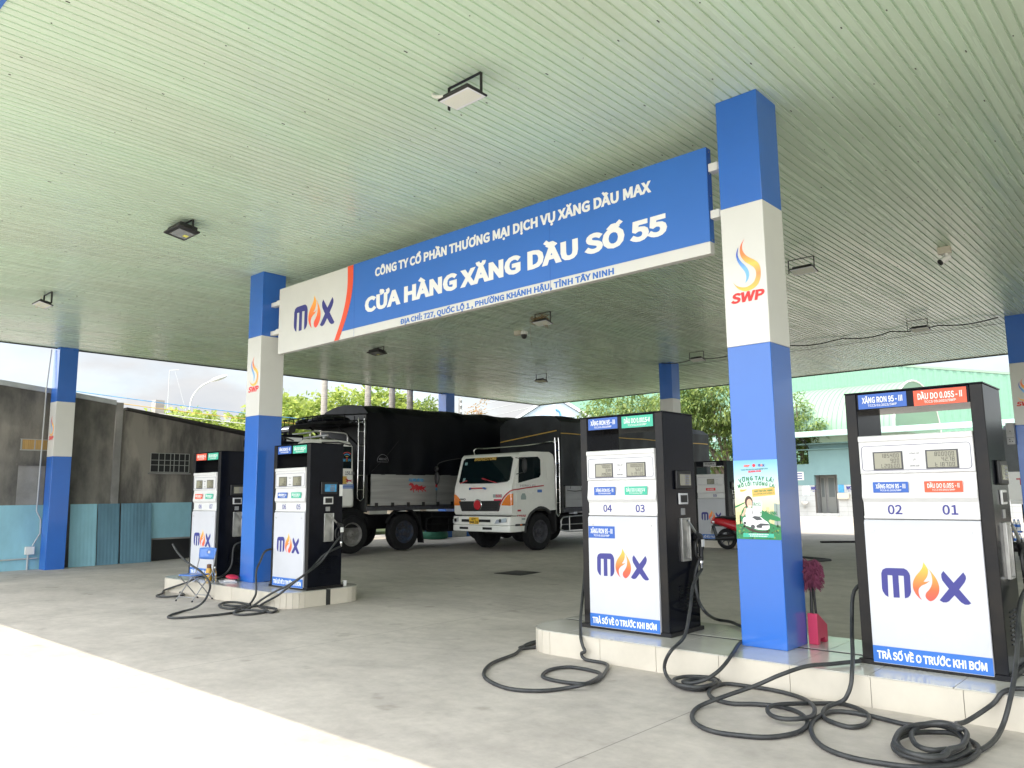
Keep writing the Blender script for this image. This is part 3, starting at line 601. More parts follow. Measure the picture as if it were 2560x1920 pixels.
HOSE = {'A': [(-2.58,0.45,0.86),(-2.48,0.3,0.74),(-2.33,0.05,0.49),(-2.13,-0.25,0.34),(-1.94,-0.5,0.24),(-1.89,-0.56,0.2),(-1.86,-0.57,0.14),(-1.83,-0.58,0.1),(-1.89,-0.38,0.07),(-1.84,-0.31,0.02),(-1.56,-0.6,0.02),(-1.36,-0.9,0.02),(-1.23,-1.19,0.02),(-1.23,-1.36,0.02),(-1.36,-1.43,0.02),(-1.55,-1.44,0.02),(-1.71,-1.38,0.02),(-1.82,-1.13,0.02),(-1.74,-0.93,0.02),(-1.45,-0.93,0.02),(-1.31,-1.05,0.02),(-1.15,-1.48,0.05),(-1.27,-1.61,0.02),(-1.38,-1.81,0.02),(-1.62,-1.92,0.02),(-1.94,-1.83,0.02),(-2.2,-1.64,0.02),(-2.44,-1.28,0.02),(-2.56,-0.82,0.02),(-2.7,-0.56,0.02),(-2.84,-0.25,0.02),(-2.86,0.3,0.02),(-2.7,0.9,0.02),(-2.3,1.06,0.02)],
 'B': [(-1.09,0.48,0.86),(-1.01,0.15,0.73),(-0.91,-0.1,0.54),(-0.83,-0.35,0.34),(-0.83,-0.53,0.26),(-0.76,-0.72,0.26),(-0.82,-0.72,0.17),(-0.85,-0.7,0.08),(-0.78,-0.75,0.02),(-0.59,-0.92,0.02),(-0.46,-0.96,0.02),(-0.37,-0.91,0.02),(-0.34,-0.77,0.02),(-0.36,-0.62,0.02),(-0.39,-0.53,0.02),(-0.43,-0.6,0.05),(-0.54,-0.63,0.05),(-0.64,-0.71,0.05),(-0.66,-0.85,0.05),(-0.57,-0.98,0.05),(-0.45,-1.01,0.05),(-0.35,-0.96,0.05),(-0.32,-0.81,0.05),(-0.35,-0.69,0.05),(-0.45,-0.66,0.05),(-0.53,-0.74,0.05),(-0.56,-0.88,0.05),(-0.46,-0.93,0.06),(-0.36,-0.87,0.09),(-0.3,-0.77,0.14),(-0.27,-0.66,0.2),(-0.29,-0.47,0.26),(-0.45,-0.02,0.26),(-0.5,0.3,0.26),(-0.62,0.72,0.26),(-0.88,0.86,0.26),(-1.08,1.04,0.26),(-1.29,1.11,0.26),(-0.98,0.31,0.46),(-1.08,0.36,0.58),(-1.12,0.39,0.8),(-1.1,0.5,1.0)],
 'C': [(0.6,0.49,0.87),(0.51,0.3,0.77),(0.54,0.1,0.51),(0.69,-0.35,0.34),(0.75,-0.55,0.28),(0.76,-0.62,0.18),(0.74,-0.66,0.1),(0.7,-0.67,0.05),(0.63,-0.78,0.02),(0.66,-0.95,0.02),(0.72,-1.09,0.02),(0.81,-1.17,0.02),(0.94,-1.21,0.02),(1.0,-1.1,0.02),(0.98,-0.92,0.02),(0.89,-0.75,0.02),(0.7,-0.63,0.02),(0.54,-0.73,0.02),(0.39,-1.04,0.05),(0.35,-1.2,0.05),(0.43,-1.36,0.05),(0.55,-1.42,0.05),(0.65,-1.33,0.05),(0.68,-1.19,0.05),(0.59,-0.95,0.05),(0.37,-0.65,0.02),(0.14,-0.52,0.02),(-0.09,-0.48,0.02),(-0.3,-0.6,0.02),(-0.33,-0.77,0.02),(-0.27,-0.97,0.02),(-0.14,-1.12,0.02),(0.03,-1.16,0.02),(0.18,-1.06,0.02),(0.36,-1.01,0.02),(0.53,-1.08,0.02),(0.67,-1.27,0.02),(0.72,-1.47,0.02),(0.7,-1.63,0.02),(0.61,-1.79,0.02),(0.47,-1.87,0.02),(0.28,-1.91,0.02),(0.1,-1.83,0.02),(-0.04,-1.65,0.02),(-0.12,-1.4,0.02),(-0.02,-1.22,0.07),(0.15,-0.98,0.14),(0.3,-0.86,0.22),(0.43,-0.66,0.27),(0.53,-0.4,0.26),(0.67,-0.14,0.26)],
 'D': [(1.79,0.49,0.87),(1.79,0.15,0.77),(1.82,-0.25,0.5),(1.83,-0.5,0.34),(1.81,-0.66,0.18),(1.78,-0.74,0.07),(1.77,-0.96,0.03),(1.74,-1.19,0.02),(1.67,-1.37,0.02),(1.62,-1.53,0.02),(1.55,-1.62,0.02),(1.46,-1.65,0.03),(1.38,-1.61,0.03),(1.32,-1.51,0.03),(1.29,-1.38,0.03),(1.3,-1.22,0.03),(1.35,-1.08,0.03),(1.43,-1.0,0.03),(1.53,-0.99,0.04),(1.61,-1.05,0.04),(1.67,-1.17,0.04),(1.7,-1.32,0.04),(1.68,-1.47,0.04),(1.64,-1.6,0.04),(1.6,-1.53,0.04),(1.54,-1.62,0.05),(1.47,-1.64,0.05),(1.4,-1.59,0.05),(1.34,-1.49,0.06),(1.3,-1.34,0.06),(1.31,-1.18,0.06),(1.35,-1.05,0.06),(1.42,-0.98,0.07),(1.5,-0.98,0.07),(1.59,-1.06,0.07),(1.65,-1.2,0.07),(1.68,-1.36,0.07),(1.67,-1.52,0.08),(1.64,-1.65,0.08),(1.65,-1.55,0.09),(1.59,-1.62,0.09),(1.52,-1.62,0.09),(1.45,-1.53,0.09),(1.4,-1.39,0.1),(1.39,-1.21,0.1),(1.42,-1.07,0.1),(1.49,-1.0,0.1),(1.58,-1.03,0.1),(1.66,-1.16,0.11),(1.7,-1.33,0.11),(1.71,-1.51,0.11),(1.68,-1.65,0.12),(1.67,-1.72,0.1),(1.61,-1.81,0.1),(1.53,-1.84,0.11),(1.46,-1.8,0.11),(1.39,-1.7,0.11),(1.36,-1.55,0.12),(1.35,-1.39,0.12),(1.39,-1.24,0.12),(1.46,-1.15,0.12),(1.55,-1.13,0.13),(1.64,-1.2,0.13),(1.56,-0.97,0.1),(1.58,-0.77,0.08),(1.7,-0.57,0.17),(1.76,-0.52,0.25),(1.84,-0.43,0.27),(1.98,-0.33,0.26),(2.1,0.1,0.26),(1.95,0.5,0.26),(1.8,0.52,0.9)],
 'D2': [(1.33,-0.86,0.02),(1.26,-0.88,0.02),(1.18,-0.89,0.02),(0.95,-0.83,0.02),(0.77,-0.84,0.02),(0.69,-0.96,0.02),(0.7,-1.25,0.02),(0.81,-1.54,0.02),(0.97,-1.76,0.02),(1.16,-1.85,0.02),(1.35,-1.84,0.02),(1.54,-1.77,0.02),(1.7,-1.55,0.02),(1.74,-1.29,0.02),(1.71,-1.11,0.02),(1.64,-1.01,0.02)],
 'E': [(-7.41,0.48,0.87),(-7.4,0.19,0.77),(-7.4,0.03,0.64),(-7.18,-0.3,0.52),(-7.39,-0.45,0.36),(-7.59,-0.55,0.26),(-7.77,-0.62,0.16),(-7.83,-0.85,0.02),(-7.65,-1.26,0.02),(-7.71,-1.63,0.02),(-7.82,-1.9,0.02),(-8.0,-1.95,0.02),(-8.21,-1.79,0.02),(-8.37,-1.58,0.02),(-8.33,-1.4,0.06),(-8.28,-1.29,0.15),(-8.81,-0.95,0.22),(-8.79,-0.95,0.3),(-8.86,-0.95,0.38),(-9.12,-0.95,0.5),(-9.59,-0.95,0.62),(-9.94,-0.95,0.76),(-10.13,-0.95,0.89)],
 'F': [(-7.42,0.51,1.06),(-7.35,0.24,0.83),(-7.36,0.06,0.64),(-7.19,-0.33,0.5),(-7.31,-0.5,0.34),(-7.41,-0.62,0.22),(-7.99,-0.33,0.02),(-7.44,-0.75,0.02),(-7.31,-0.99,0.02),(-7.39,-1.2,0.02),(-7.62,-1.18,0.02),(-7.95,-0.89,0.02),(-8.03,-0.57,0.02),(-7.83,-0.43,0.02),(-7.48,-0.58,0.02),(-7.24,-0.8,0.02),(-7.61,-0.83,0.02),(-7.86,-0.93,0.02)],
 'H': [(-8.6,0.48,0.87),(-8.6,0.2,0.8),(-8.44,-0.2,0.81),(-8.29,-0.4,0.65),(-8.19,-0.52,0.5),(-8.03,-0.6,0.27),(-8.04,-0.62,0.15),(-8.22,-0.62,0.02),(-8.05,-0.92,0.02),(-8.23,-1.01,0.02),(-8.58,-0.9,0.02),(-8.81,-0.68,0.02),(-8.7,-0.47,0.02),(-8.41,-0.43,0.02),(-8.19,-0.6,0.02),(-8.29,-0.78,0.02),(-8.56,-0.83,0.02)],
 'I': [(-10.23,0.49,0.87),(-10.25,0.23,0.8),(-10.22,0.17,0.47),(-10.25,0.06,0.31),(-10.03,-0.2,0.29),(-10.73,-0.14,0.26),(-10.15,-0.58,0.27),(-10.21,-0.64,0.23),(-11.19,-0.41,0.03),(-10.7,-0.83,0.03),(-10.44,-1.04,0.03),(-10.17,-0.97,0.03),(-10.17,-0.7,0.03),(-10.61,-0.34,0.03)]}
def fixisl(p):
    x, y, z = p
    if z < .2 and y > -.56 and y < 1 and (-2.75 < x < 2.65 or -11.8 < x < -7.39): y = -.56
    return (x, y, z)
def hose(par, path, r=.0165):
    path = [fixisl(p) for p in path]; o = Vector(par.location)
    return MB().tube([Vector(p)-o for p in cat_open(path, 5)], r, 9).build('fuel_hose', MAT['rubber'], par, smooth=60)
hose(d04, HOSE['A']); hose(d04, HOSE['B']); hose(d02, HOSE['C']); hose(d02, HOSE['D']); hose(d02, HOSE['D2']); hose(d06, HOSE['F'])
hose(d06, HOSE['E']); hose(d06, HOSE['H']); hose(d08, HOSE['I'])
hose(d09, [(-7.47, 14.35, .95), (-7.4, 14.3, .6), (-7.45, 13.6, .33), (-7.3, 13.3, .12), (-7.0, 13.25, .12), (-6.8, 13.4, .12)])

# ------------------------------------------------------------------ lamps and cameras under the soffit
def floodlight(x, y, kind, label):
    t = thing('floodlight', label, 'floodlight', (x, y, H), 0, 'floodlights under the canopy')
    mb = MB(); w = .22
    mb.box((-w, -.016, -.006), (w, .016, -.001)); h = .23 if kind != 'cob' else .14
    for s in (-1, 1): mb.box((s*w-.004, -.015, -h), (s*w+.004, .015, -.001))
    mb.build('bracket', MAT['blackm'], t)
    Lx, Ly = .205, .13
    tilt = Matrix.Translation((.08 if kind != 'cob' else 0, -.11 if kind != 'cob' else -.06, -h-.03)) @ Matrix.Rotation(R((0 if (x > -3 and y < 0) else -13) if kind == 'flat' else -9), 4, 'X')
    if kind == 'cob':
        body = MB().box((-.25, -.16, -.0), (.25, .16, .03), xf=tilt).box((-.21, -.13, .03), (.21, .13, .09), xf=tilt).build('lamp_body', MAT['blackm'], t, bevel=.012)
        mb = MB(); mb.box((-.17, -.10, -.003), (.14, .13, -.0005), xf=tilt); mb.build('reflector', MAT['lampin'], t)
        MB().box((-.08, .05, -.006), (.0, .11, -.0035), xf=tilt).build('led_chip', MAT['led'], t)
    else:
        MB().box((-Lx, -Ly, .0), (Lx, Ly, .018), xf=tilt).box((-Lx+.04, -Ly+.03, .018), (Lx-.04, Ly-.03, .06), xf=tilt).build('lamp_body', MAT['blackm'], t, bevel=.006)
        ln = MB().box((-Lx+.012, -Ly+.012, -.006), (Lx-.012, Ly-.012, -.0005), xf=tilt).build('lamp_glass', MAT['lens'], t, bevel=.004)
        mb = MB()
        for i in range(14):
            for j in range(8): mb.box((-.17+.0255*i, -.09+.023*j, -.0075), (-.17+.0255*i+.008, -.09+.023*j+.008, -.0065), xf=tilt)
        mb.build('led_dots', MAT['led'], ln, smooth=0, kind='stuff')
    return t
fl = {}
nm = {(0,0): 'large floodlight nearest the viewer, tilted panel left of the tall poster column', (1,0): 'black floodlight with a yellow chip above the white end of the sign', (2,0): 'small leftmost floodlight above the cement wall column',
      (0,1): 'floodlight just right of the poster column', (1,1): 'floodlight with a straw bird nest on top, under the sign', (2,1): 'floodlight seen below the white end of the sign', (0,2): 'floodlight by the sagging cable near the right edge', (1,2): 'floodlight by the sagging cable left of the poster column', (2,2): 'far floodlight above the two trucks'}
for i, x in enumerate((-1.98, -7.75, -13.5)):
    for j, y in enumerate((-2.08, 5.95, 12.72)):
        fl[i, j] = floodlight(x, y, 'cob' if (i, j) in ((1, 0), (2, 1)) else 'flat', nm[i, j])
MB().tube(cat_open([(-.42, -.03, .0), (-.36, -.07, -.06), (-.22, -.11, -.13), (-.02, -.12, -.19)], 5), .017, 8).build('white_conduit', MAT['pvcw'], fl[0, 0])
MB().tube(cat_open([(-.32, -.02, 0), (-.36, -.02, -.12), (-.42, -.08, -.22), (-.2, -.05, -.20)], 5), .007, 6).build('cable', MAT['cream'], fl[2, 0])
mb = MB(); rn = random.Random(3)
for i in range(170):
    a = rn.uniform(0, 6.28); r = rn.uniform(.05, .2); p = Vector((r*1.1*math.cos(a), r*.7*math.sin(a), rn.uniform(-.2, -.02))); d = Vector((rn.uniform(-1,1), rn.uniform(-1,1), rn.uniform(-.4,.4))).normalized()*rn.uniform(.06,.15)
    mb.tube([p-d*.5, p+d*.5+Vector((0,0,rn.uniform(-.04,.01)))], .004, 4)
for i in range(14): mb.tube([(rn.uniform(.14,.24), rn.uniform(-.1,.1), -.1), (rn.uniform(.14,.26), rn.uniform(-.1,.1), rn.uniform(-.35,-.2))], .003, 4)
mb.tube([(-.2, -.1, -.2), (-.19, -.1, -.45), (-.17, -.1, -.68)], .0025, 4)
ne = mb.build('bird_nest', MAT['straw'], None, (-7.85, 5.97, H-.02), smooth=0); tag(ne, 'messy straw bird nest wedged on a floodlight under the sign', 'bird nest')
t = thing('security_camera', 'dome security camera with a cream junction box under the sign', 'security camera', (-9.3, 7.0, H))
MB().box((-.2, -.06, -.11), (0, .06, 0)).build('junction_box', MAT['cream'], t, bevel=.006)
MB().lathe([(.06, -.04), (.085, -.06), (.085, -.12), (.08, -.125)], (.1, -.02, 0), n=18).build('housing', MAT['paper'], t)
MB().ell((.1, -.02, -.15), (.072, .072, .085)).build('dome', MAT['dark'], t)
MB().cyl((.04, -.02, -.02), (.1, -.02, -.05), .03).build('arm', MAT['paper'], t)
t = thing('security_camera', 'white bullet security camera on a cream box, right of the poster column', 'security camera', (-.02, 7.0, H))
MB().box((-.09, -.06, -.11), (.1, .06, 0)).build('junction_box', MAT['cream'], t, bevel=.006)
MB().cyl((.03, 0, -.1), (.03, 0, -.17), .03).build('arm', MAT['paper'], t)
MB().cyl((.06, .03, -.16), (-.05, -.05, -.25), .05).build('housing', MAT['paper'], t)
MB().cyl((-.05, -.05, -.25), (-.066, -.062, -.264), .051).build('lens_hood', MAT['blackm'], t)
# cables
pts = []
xs = [-9.4, -8.2, -6.9, -5.4, -4.0, -2.8, -1.75, -.5]
for a, b in zip(xs, xs[1:]):
    for k in range(5):
        u = k/5; pts.append((a+(b-a)*u, 13.55+.04*math.sin(a*3+u), H-.03-.07*math.sin(math.pi*u)))
pts.append((-.5, 13.62, H-.03))
tag(MB().tube(pts, .014, 6).build('power_cable', MAT['blackm']), 'thick dark cable sagging along the soffit between the back columns', 'cable')
mb = MB(); mb.tube([(-9.4, 14.5, H-.015), (-5, 14.5, H-.03), (-.4, 14.5, H-.02)], .006, 5); tag(mb.build('thin_wire', MAT['blackm']), 'thin wire stretched under the soffit behind the thick cable', 'wire')

# ------------------------------------------------------------------ trucks (local frame: +x forward, +y the truck's left side)
def wheel(par, x, y, rim, r=.52, w=.27, s=1, dual=False, z=None):
    """road wheel; s=+1 outer face looks to +y"""
    z = r if z is None else z
    prof = [(r*.62, -w/2), (r*.9, -w/2), (r*.97, -w*.42), (r, -w*.3), (r, -w*.12), (r-.012, -w*.11), (r-.012, -w*.08), (r, -w*.07), (r, w*.07), (r-.012, w*.08), (r-.012, w*.11), (r, w*.12), (r, w*.3), (r*.97, w*.42), (r*.9, w/2), (r*.62, w/2), (r*.60, w*.4), (r*.60, -w*.4), (r*.62, -w/2)]
    o = MB().lathe(prof, ax='y', n=36, cap=False).build('tyre', MAT['tyre'], par, (x, y, z), smooth=30)
    mb = MB(); f = s
    mb.lathe([(r*.625, f*w*.46), (r*.6, f*w*.5), (r*.56, f*w*.46), (r*.52, f*w*.25), (r*.3, f*w*.18), (r*.28, f*w*.3), (r*.17, f*w*.34), (r*.15, f*w*.5), (r*.02, f*w*.52)], ax='y', n=30, cap=False)
    for i in range(10):
        a = 2*math.pi*i/10; mb.cyl((r*.40*math.cos(a), f*w*.2, r*.40*math.sin(a)), (r*.40*math.cos(a), f*w*.33, r*.40*math.sin(a)), .018, n=6)
    mb.build('rim', MAT[rim], o, smooth=35)
    MB().lathe([(r*.615, -w*.42), (r*.615, -w*.34), (.02, -w*.34), (.02, -w*.42)] if s > 0 else [(r*.615, w*.34), (r*.615, w*.42), (.02, w*.42), (.02, w*.34)], ax='y', n=20).build('drum', MAT['chassis'], o)
    return o
def tarp_mesh(mb, x0, x1, w, z0, z1, peak, seed, nx=60, nv=26, sag=.03, round_=.12):
    """draped tarpaulin: an arch section swept along x with folds"""
    rn = random.Random(seed); ph = [rn.uniform(0, 6.28) for _ in range(8)]
    sec = []
    for i in range(nv+1):
        t = i/nv
        if t < .36: u = t/.36; sec.append((-w, z0+(z1-z0)*u, -1))
        elif t > .64: u = (1-t)/.36; sec.append((w, z0+(z1-z0)*u, 1))
        else: u = (t-.36)/.28*2-1; sec.append((w*u*.985, z1+.06+peak*(1-u*u), 0))
    vs = []
    for j in range(nx+1):
        x = x0+(x1-x0)*j/nx; rib = abs(math.sin(math.pi*j/nx*7))
        for (y, z, sd) in sec:
            fold = .018*math.sin(x*9+ph[0]+z*1.1)+.012*math.sin(x*23+ph[1]-z*2)+.02*math.sin(x*3.3+ph[2]+z*3)
            amp = 1 if sd else .5
            k = min(1, max(0, (z1-z)/(z1-z0)+.25))
            vs.append((x, y+(sd*(fold*k*amp-.02*(1-rib))), z+(0 if sd else -sag*(1-rib)+fold*.6)))
    n = nv+1
    mb.add(vs, [(j*n+i, (j+1)*n+i, (j+1)*n+i+1, j*n+i+1) for j in range(nx) for i in range(nv)])
    for xx, j, sgn in ((x0, 0, -1), (x1, nx, 1)):   # end walls
        e = [vs[j*n+i] for i in range(n)]; mb.add(e, [tuple(range(n)) if sgn > 0 else tuple(range(n-1, -1, -1))])
def side_ladder(par, x0, x1, y, z0, z1, rungs, m='chrome', name='ladder'):
    mb = MB(); r = .017
    xa, xb = x0, x1
    path = [(xa, y, z0+.1), (xa, y, z1-.1)]
    r = .013; P = [(xa, y-.35, z1+.0), (xa, y-.08, z1), (xa, y, z1-.06), (xa, y, z0+.08), ((xa+xb)/2, y, z0), (xb, y, z0+.08), (xb, y, z1-.06), (xb, y-.08, z1), (xb, y-.35, z1)]
    mb.tube(cat_open(P[:4], 3) + cat_open(P[3:6], 4)[1:] + cat_open(P[5:], 3)[1:], r, 8)
    for z in rungs: mb.cyl((xa, y, z), (xb, y, z), .013, n=8)
    return mb.build(name, MAT[m], par)
def horse(mb, x, y, z, s, mi=0):
    """running horse silhouette, head towards +x, drawn on the truck's left side (+y)"""
    P = [(-.5,.12),(-.66,.2),(-.72,.1),(-.6,.05),(-.48,.0),(-.52,-.12),(-.7,-.2),(-.78,-.33),(-.70,-.34),(-.62,-.24),(-.42,-.18),(-.3,-.1),(-.1,-.1),(.08,-.12),(.2,-.22),(.14,-.38),(.2,-.4),(.3,-.22),(.28,-.12),(.42,-.16),(.56,-.1),(.6,-.16),(.46,-.26),(.34,-.06),(.42,.06),(.5,.2),(.62,.16),(.7,.2),(.64,.3),(.54,.36),(.5,.42),(.42,.36),(.3,.34),(.2,.22),(.1,.14),(-.2,.14)]
    mb.extr([(x+p[0]*s, y, z+p[1]*s) for p in P], (0, .002, 0), mi)
def wintext(mb, s, x, y, z, cap, width=None, align='l', bold=.05, mi=0, shear=0):  # on the left side: reads with right = -x
    return text(mb, s, (x, y, z), (-1,0,0), (0,0,1), cap, width, align, bold, .001, shear, mi)
def fronttext(mb, s, x, y, z, cap, width=None, align='l', bold=.05, tilt=0, shear=0):
    return text(mb, s, (x, y, z), (0,1,0), Vector((-tilt,0,1)), cap, width, align, bold, .001, shear)

# ---- white cab-over truck, facing the viewer
T = thing('cargo_truck', 'white cab-over truck facing the viewer with a yellow plate, red wipers and a black tarpaulin', 'truck', (-12.491, 8.851, .1), R(-91.1), 'parked cargo trucks')
W = 1.14
arch = [(-1.19+.66*math.cos(R(a)), .52+.66*math.sin(R(a))) for a in range(170, 9, -16)]
prof = [(-.54, .98), (-.05, 1.0), (.0, 1.06), (.01, 1.45), (-.03, 1.78), (-.06, 1.86), (-.30, 2.66), (-.38, 2.74), (-.75, 2.78), (-1.6, 2.80), (-1.77, 2.72), (-1.86, 2.45), (-1.90, 1.2), (-1.84, 1.06)] + arch
prof2 = [(.0, .98)]
cabp = [(-.54, .55), (-.30, .55), (-.30, .98), (-.05, .99), (.0, 1.06), (.01, 1.45), (-.02, 1.78), (-.05, 1.84), (-.29, 2.62), (-.38, 2.70), (-.75, 2.74), (-1.6, 2.75), (-1.77, 2.68), (-1.84, 2.45), (-1.86, 1.1)] + [(-1.19+.64*math.cos(R(a)), .52+.64*math.sin(R(a))) for a in (118, 98, 78, 58, 38, 18, 3)]
MB().extr([(p[0], -W, p[1]) for p in cabp], (0, 2*W, 0)).build('cab', MAT['cab'], T, bevel=.055, seg=3, smooth=45)
ws = MB(); wsd = Vector((-.05+.29, 0, 1.84-2.62)).normalized()
def on_ws(y, t, o=.012):   # t 0 at the sill .. 1 at the header
    return (-.055-.235*t+o, y, 1.86+.75*t+o*.3)
sh = [(-.97, .06), (-.98, .9), (-.90, .97), (.90, .97), (.98, .9), (1.0, .12), (.93, .05), (.5, .0), (-.5, .0), (-.9, .02)]
wsc = MB().extr([on_ws(p[0], p[1], -.015) for p in sh], Vector((.06, 0, .018))).build('windscreen', MAT['cabglass'], T, bevel=.006)
mb = MB(); n_ = Vector((.95, 0, .30))
text(mb, 'BRIDGESTONE', Vector(on_ws(-.50, .855)) + n_*.05, (0,1,0), (-.29,0,.957), .085, .88, bold=.05, thick=.001, shear=.18); mb.build('sunstrip_lettering', MAT['gold'], wsc, smooth=0)
mb = MB()
for y, t, hh in ((-.86, .70, .1), (-.80, .06, .14)): mb.extr([Vector(on_ws(y, t))+n_*.052, Vector(on_ws(y+.1, t))+n_*.052, Vector(on_ws(y+.1, t+hh))+n_*.052, Vector(on_ws(y, t+hh))+n_*.052], n_*.001)
mb.parts('windscreen_sticker', MAT['wcblue'], wsc, smooth=0)
for pth in ([(-.86, -.015), (-.62, .10)], [(.60, -.015), (.0, .16)]):
    a = Vector(on_ws(pth[0][0], pth[0][1]))+n_*.075; b = Vector(on_ws(pth[1][0], pth[1][1]))+n_*.075
    MB().tube([a, b], .012, 6).tube([a*.25+b*.75+n_*-.012, b+n_*-.012], .02, 6).build('wiper', MAT['redp'], T)
MB().tube([(.035, -.42, 1.72), (.05, -.38, 1.735), (.05, .10, 1.735), (.035, .14, 1.72)], .018, 8).build('grab_bar', MAT['redp'], T)
mb = MB(); mb.tube([(.03, -.46, 1.705), (.055, -.44, 1.735), (.055, -.38, 1.737)], .024, 8); mb.tube([(.03, .18, 1.705), (.055, .16, 1.735), (.055, .10, 1.737)], .024, 8); mb.build('grab_bar_end', MAT['chairb'], T)
# grille with round badge
g = MB().extr([(.005, p[0], p[1]) for p in ((-.92, 1.37), (.77, 1.39), (.68, 1.10), (-.80, 1.09))], (.03, 0, 0)).build('grille', MAT['plastic'], T, bevel=.02)
mb = MB(); mb.extr([(.036, p[0], p[1]) for p in ((-.85, 1.34), (.68, 1.355), (.62, 1.14), (-.75, 1.13))], (.004, 0, 0)); mb.build('grille_opening', MAT['dark'], g)
mb = MB()
for i in range(3): mb.box((.041, -.80+.02*i, 1.165+.06*i), (.05, .62, 1.185+.06*i))
for i in range(16): mb.box((.042, -.76+.085*i, 1.15), (.046, -.75+.085*i, 1.335))
mb.build('grille_bar', MAT['plastic'], g)
MB().cyl((.03, -.13, 1.27), (.055, -.13, 1.27), .165, n=26).build('badge_ring', MAT['chrome'], g, bevel=.01)
MB().cyl((.056, -.13, 1.27), (.062, -.13, 1.27), .135, n=24).build('badge', MAT['redp'], g)
mb = MB(); fronttext(mb, 'HINO', .012, -.95, 1.40, .05, .30, bold=.08); mb.build('front_lettering', MAT['digit'], T, smooth=0)
mb = MB(); mb.box((.012, .45, 1.47), (.014, .80, 1.56)); mb.build('front_sticker', MAT['pcity'], T); mb = MB(); fronttext(mb, '500', .0145, .55, 1.48, .07, .22); mb.box((.012, .48, 1.37), (.014, .77, 1.43)); mb.build('front_lettering', MAT['pinkbook'], T, smooth=0)
# corner lamps
for s in (1, -1):
    mb = MB(); mb.extr([(.008, s*p, q) for p, q in ((.77, 1.26), (.85, 1.38), (.93, 1.47), (1.02, 1.54), (1.10, 1.57), (1.12, 1.25))], (.012, 0, 0))
    mb.extr([(p, s*(W+.002), q) for p, q in ((.0, 1.26), (.0, 1.57), (-.06, 1.58), (-.06, 1.27))], (0, s*.010, 0))
    mb.extr([(.008, s*1.10, 1.26), (.02, s*1.10, 1.26), (.0, s*(W+.012), 1.26), (-.02, s*(W+.0), 1.26)], (0, 0, .31))
    mb.build('corner_lamp', MAT['amber'], T, smooth=0)
mb = MB(); mb.tube(cat_open([(.015, .62, 1.10), (.02, .74, 1.31), (.018, .88, 1.49), (.010, 1.04, 1.61), (-.03, 1.145, 1.665), (-.25, 1.158, 1.69), (-.6, 1.158, 1.73), (-1.3, 1.158, 1.79)], 6), .017, 6); mb.build('red_stripe', MAT['redp'], T)
# bumper
bp = [(-.05, -1.14), (.05, -1.12), (.10, -.95), (.12, -.5), (.12, .5), (.10, .95), (.05, 1.12), (-.05, 1.16), (-.38, 1.17), (-.38, 1.0), (-.06, .95), (-.06, -.95), (-.25, -1.0), (-.25, -1.15)]
MB().extr([(p[0], p[1], .72) for p in bp], (0, 0, .24)).extr([(p[0]+(.015 if p[0] > 0 else 0), p[1], .54) for p in bp], (0, 0, .175)).build('bumper', MAT['cab'], T, bevel=.02)
mb = MB(); mb.box((.0, -1.1, .962), (.07, 1.12, .978)); mb.box((.1215, -.70, .80), (.126, .45, .875)); mb.box((.1365, -.77, .60), (.141, -.42, .66)); mb.box((.1365, .16, .60), (.141, .52, .665)); mb.parts('bumper_vent', MAT['dark'], T)
for s in (1, -1):
    a, b = (.60, 1.04) if s > 0 else (-1.08, -.84)
    mb = MB(); mb.extr([(.098 if abs(q[0]) > .8 else .112, q[0], q[1]) for q in ((a, .76), (b, .81), (b, .925), (a+.08*(1 if s > 0 else 0), .87))], (.014, 0, 0)); mb.build('headlamp', MAT['hlamp'], T, bevel=.006)
    mb = MB(); mb.cyl((.12, (a+b)/2, .845), (.128, (a+b)/2, .845), .05, n=16); mb.build('headlamp_bowl', MAT['chrome'], T)
pl = MB().box((.127, -.38, .745), (.135, .0, .935)).build('number_plate', MAT['yellow'], T, bevel=.006); mb = MB(); fronttext(mb, '67C', .136, -.28, .852, .06, .18, bold=.05); fronttext(mb, '048.35', .136, -.36, .765, .06, .34, bold=.05); mb.build('lettering', MAT['digit'], pl, smooth=0)
# left door
mb = MB(); y = W+.001
d = [(-.20, 1.0), (-.16, 1.85), (-.28, 2.60), (-1.26, 2.66), (-1.33, 2.5), (-1.33, 1.35), (-1.1, 1.22), (-.60, 1.0)]
dr = MB().extr([(p[0], y-.002, p[1]) for p in d], (0, .014, 0)).build('door', MAT['cab'], T, bevel=.006)
MB().extr([(p[0], y+.0125, p[1]) for p in ((-.26, 1.86), (-.30, 2.56), (-1.08, 2.60), (-1.18, 2.52), (-1.19, 2.10), (-1.12, 2.02))], (0, .006, 0)).build('door_window', MAT['cabglass'], dr, bevel=.003)
MB().box((-1.22, y+.013, 1.60), (-1.04, y+.035, 1.68)).build('door_handle', MAT['chairb'], dr, bevel=.008)
MB().extr([(p[0], y+.0, p[1]) for p in ((-1.46, 2.0), (-1.43, 2.56), (-1.56, 2.58), (-1.68, 2.45), (-1.70, 2.0), (-1.66, 1.95), (-1.5, 1.95))], (0, .006, 0)).build('quarter_panel', MAT['cab'], T, bevel=.004)
mb = MB(); wintext(mb, 'HINO FL', -.34, y+.0135, 1.76, .055, .68, bold=.06); mb.build('door_lettering', MAT['steel'], dr, smooth=0)
mb = MB(); wintext(mb, 'Hino', -.22, y+.001, .955, .085, .34, bold=.05, shear=.2); mb.box((-.30, y+.0015, .945), (-.56, y+.0025, .952)); mb.build('side_lettering', MAT['redp'], T, smooth=0)
